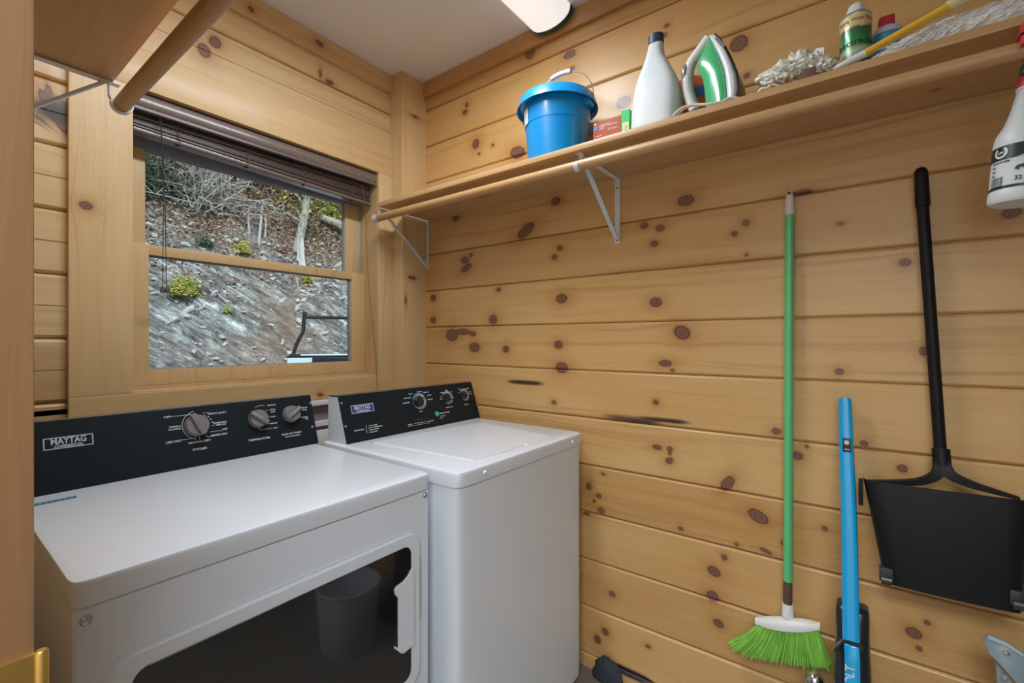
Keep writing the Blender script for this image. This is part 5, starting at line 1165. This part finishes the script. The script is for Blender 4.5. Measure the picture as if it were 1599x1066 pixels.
# fallen tangle of branches
p0 = hit(318, 330); t = thing('fallen_branches', 'tangle of bare pale fallen branches in the upper left pane', 'branches', p0); b = MB()
for k in range(70):
    a = p0 + Vector((random.gauss(0, .25), random.gauss(0, .15) - .1, random.uniform(-.1, .5))); dr_ = Vector((random.gauss(0, 1), random.gauss(-.2, .4), random.gauss(.55, .5))).normalized(); l_ = random.uniform(.5, 1.6)
    m1 = a + dr_*l_*.5 + Vector((random.gauss(0, .08), 0, random.gauss(0, .08))); e_ = a + dr_*l_ + Vector((random.gauss(0, .15), 0, random.gauss(0, .15))); b.tube([a, m1, e_], [.016, .010, .003], 5)
    for _ in range(3):
        f_ = m1.lerp(e_, random.random()); b.tube([f_, f_ + Vector((random.gauss(0, .3), random.gauss(0, .15), random.gauss(0, .25)))], [.006, .002], 4)
b.build('bare_branches', M_twig, t)
b = MB(); a = hit(498, 345); c_ = hit(545, 372); b.tube([a + Vector((0, -.1, .08)), (a+c_)/2 + Vector((0, -.15, .15)), c_ + Vector((0, -.1, .08))], [.09, .11, .10], 12); o = b.build('fallen_log', M_bark); tag(o, 'mossy fallen log on the bank at the right of upper pane', 'log')
p0 = hit(470, 412); s_ = (p0 - Vector((0, 0, H))).dot(FW); hh_ = 36/F*s_; b = MB(); rings = []
for z_, r_ in ((-.1, 1.2), (.1, 1.0), (.5, .8), (.9, .75), (1.0, .7)):
    rings.append([p0 + Vector((math.cos(a)*.085*r_*(1 + .15*math.sin(5*a)), math.sin(a)*.085*r_*(1 + .15*math.sin(5*a)), z_*hh_ + (.08*math.sin(3*a) if z_ == 1 else 0))) for a in (2*PI*k/20 for k in range(20))])
b.loft(rings); o = b.build('tree_stump', mat('stump_grey', (.48, .52, .52), .9, noise=.4, nscale=20)); tag(o, 'pale broken stump beside the thick leaning tree', 'stump')
def bush(px, py, w_px, label, m, n=900, size=.03, grp=None):
    p0 = hit(px, py); s_ = (p0 - Vector((0, 0, H))).dot(FW); R_ = w_px/F*s_/2; t = thing('shrub', label, 'shrub', p0, grp)
    b = MB()
    for k in range(16): e_ = p0 + Vector((random.gauss(0, .5), random.gauss(-.3, .3), random.uniform(.5, 1.3)))*R_; b.tube([p0, p0.lerp(e_, .5) + Vector((0, 0, .02)), e_], [.008, .005, .002], 4)
    b.build('stems', M_bark, t)
    leaves('foliage', m, lambda: p0 + Vector((random.gauss(0, .45)*R_, random.gauss(-.25, .35)*R_, abs(random.gauss(.35, .5))*R_)), n, size, t)
bush(287, 462, 38, 'bright green shrub on the rock beside the blind tassels', M_lg, 2200, .028)
bush(376, 395, 22, 'yellow green shrub above the meeting rail left of centre', M_lg, 700, .03)
bush(478, 441, 22, 'small green shrub just below the meeting rail at right', M_lg, 600, .025)
bush(355, 488, 14, 'tiny green tuft on the rock face in the lower pane', M_lg, 200, .02)
bush(320, 385, 20, 'low grey green shrub resting above the meeting rail', M_ld, 400, .03)
bush(440, 395, 16, 'low brown bush left of the pale stump', M_lb, 400, .03)
# pickup with rack
pk = thing('pickup_truck', 'pale pickup truck with black ladder rack outside the window', 'truck', (4.9, 6.2, GZ))
A_ = at(448, 558, y=5.9); zr = A_.z; dirx = Vector((.86, -.51, 0)).normalized(); sd = Vector((.51, .86, 0)).normalized()
def PB(b, u0, u1, v0, v1, z0, z1, bev=.02):
    Mx = Matrix((dirx, sd, Z)).transposed().to_4x4(); Mx.translation = Vector((A_.x, 5.9, 0)); b.box((u0, v0, z0), (u1, v1, z1), bev, 2, Mx)
b = MB(); PB(b, 0, 1.9, 0, .12, GZ + .55, zr); PB(b, 0, 1.9, 1.5, 1.62, GZ + .55, zr); PB(b, 0, .10, .12, 1.5, GZ + .55, zr - .02); PB(b, .1, 1.9, .12, 1.5, GZ + .55, GZ + .70); b.build('truck_bed', mat('truck_paint', (.48, .66, .70), .25, coat=.8), pk)
b = MB(); PB(b, 1.9, 3.6, 0, 1.62, GZ + .55, zr + .02, .06); PB(b, 2.0, 3.3, .12, 1.5, zr, zr + .55, .14); PB(b, 3.6, 4.8, 0, 1.62, GZ + .55, zr - .02, .10); b.build('cab', mat('truck_paint2', (.48, .66, .70), .25, coat=.8), pk)
b = MB(); PB(b, 0, 1.9, -.01, .13, zr, zr + .02, .005); PB(b, .30, 1.9, -.02, -.005, zr - .09, zr - .005, .005); b.build('rail_cap', M_vk, pk)
for u_ in (.7, 4.0):
    for v_0 in (.02, 1.42):
        c_ = Vector((A_.x, 5.9, GZ + .36)) + dirx*u_ + sd*v_0; b = MB(); b.tube([c_, c_ + sd*.2], .36, 28); b.build('wheel', mat('tyre', (.02, .02, .02), .8), pk)
b = MB()
def pp(px, py, y): return at(px, py, y=y)
for k, v_0 in enumerate((.06,)):
    for u_ in (.06, 1.8):
        o_ = Vector((A_.x, 5.9, zr)) + dirx*u_ + sd*v_0; q0 = o_; hgt_ = .60; ln = .13 if u_ < 1 else .13
        b.tube([q0 + Z*.0, q0 + dirx*.045 + Z*.16, q0 + dirx*ln + Z*.34, q0 + dirx*(ln + .02) + Z*hgt_], .024, 10)
for v_0 in (.06,):
    o_ = Vector((A_.x, 5.9, zr)) + sd*v_0; b.tube([o_ + dirx*.20 + Z*.53, o_ + dirx*3.4 + Z*.53], .022, 10)
PB(b, .02, .16, .02, .10, zr + .02, zr + .045, .005); b.build('ladder_rack', mat('rack_black', (.01, .012, .015), .4), pk)
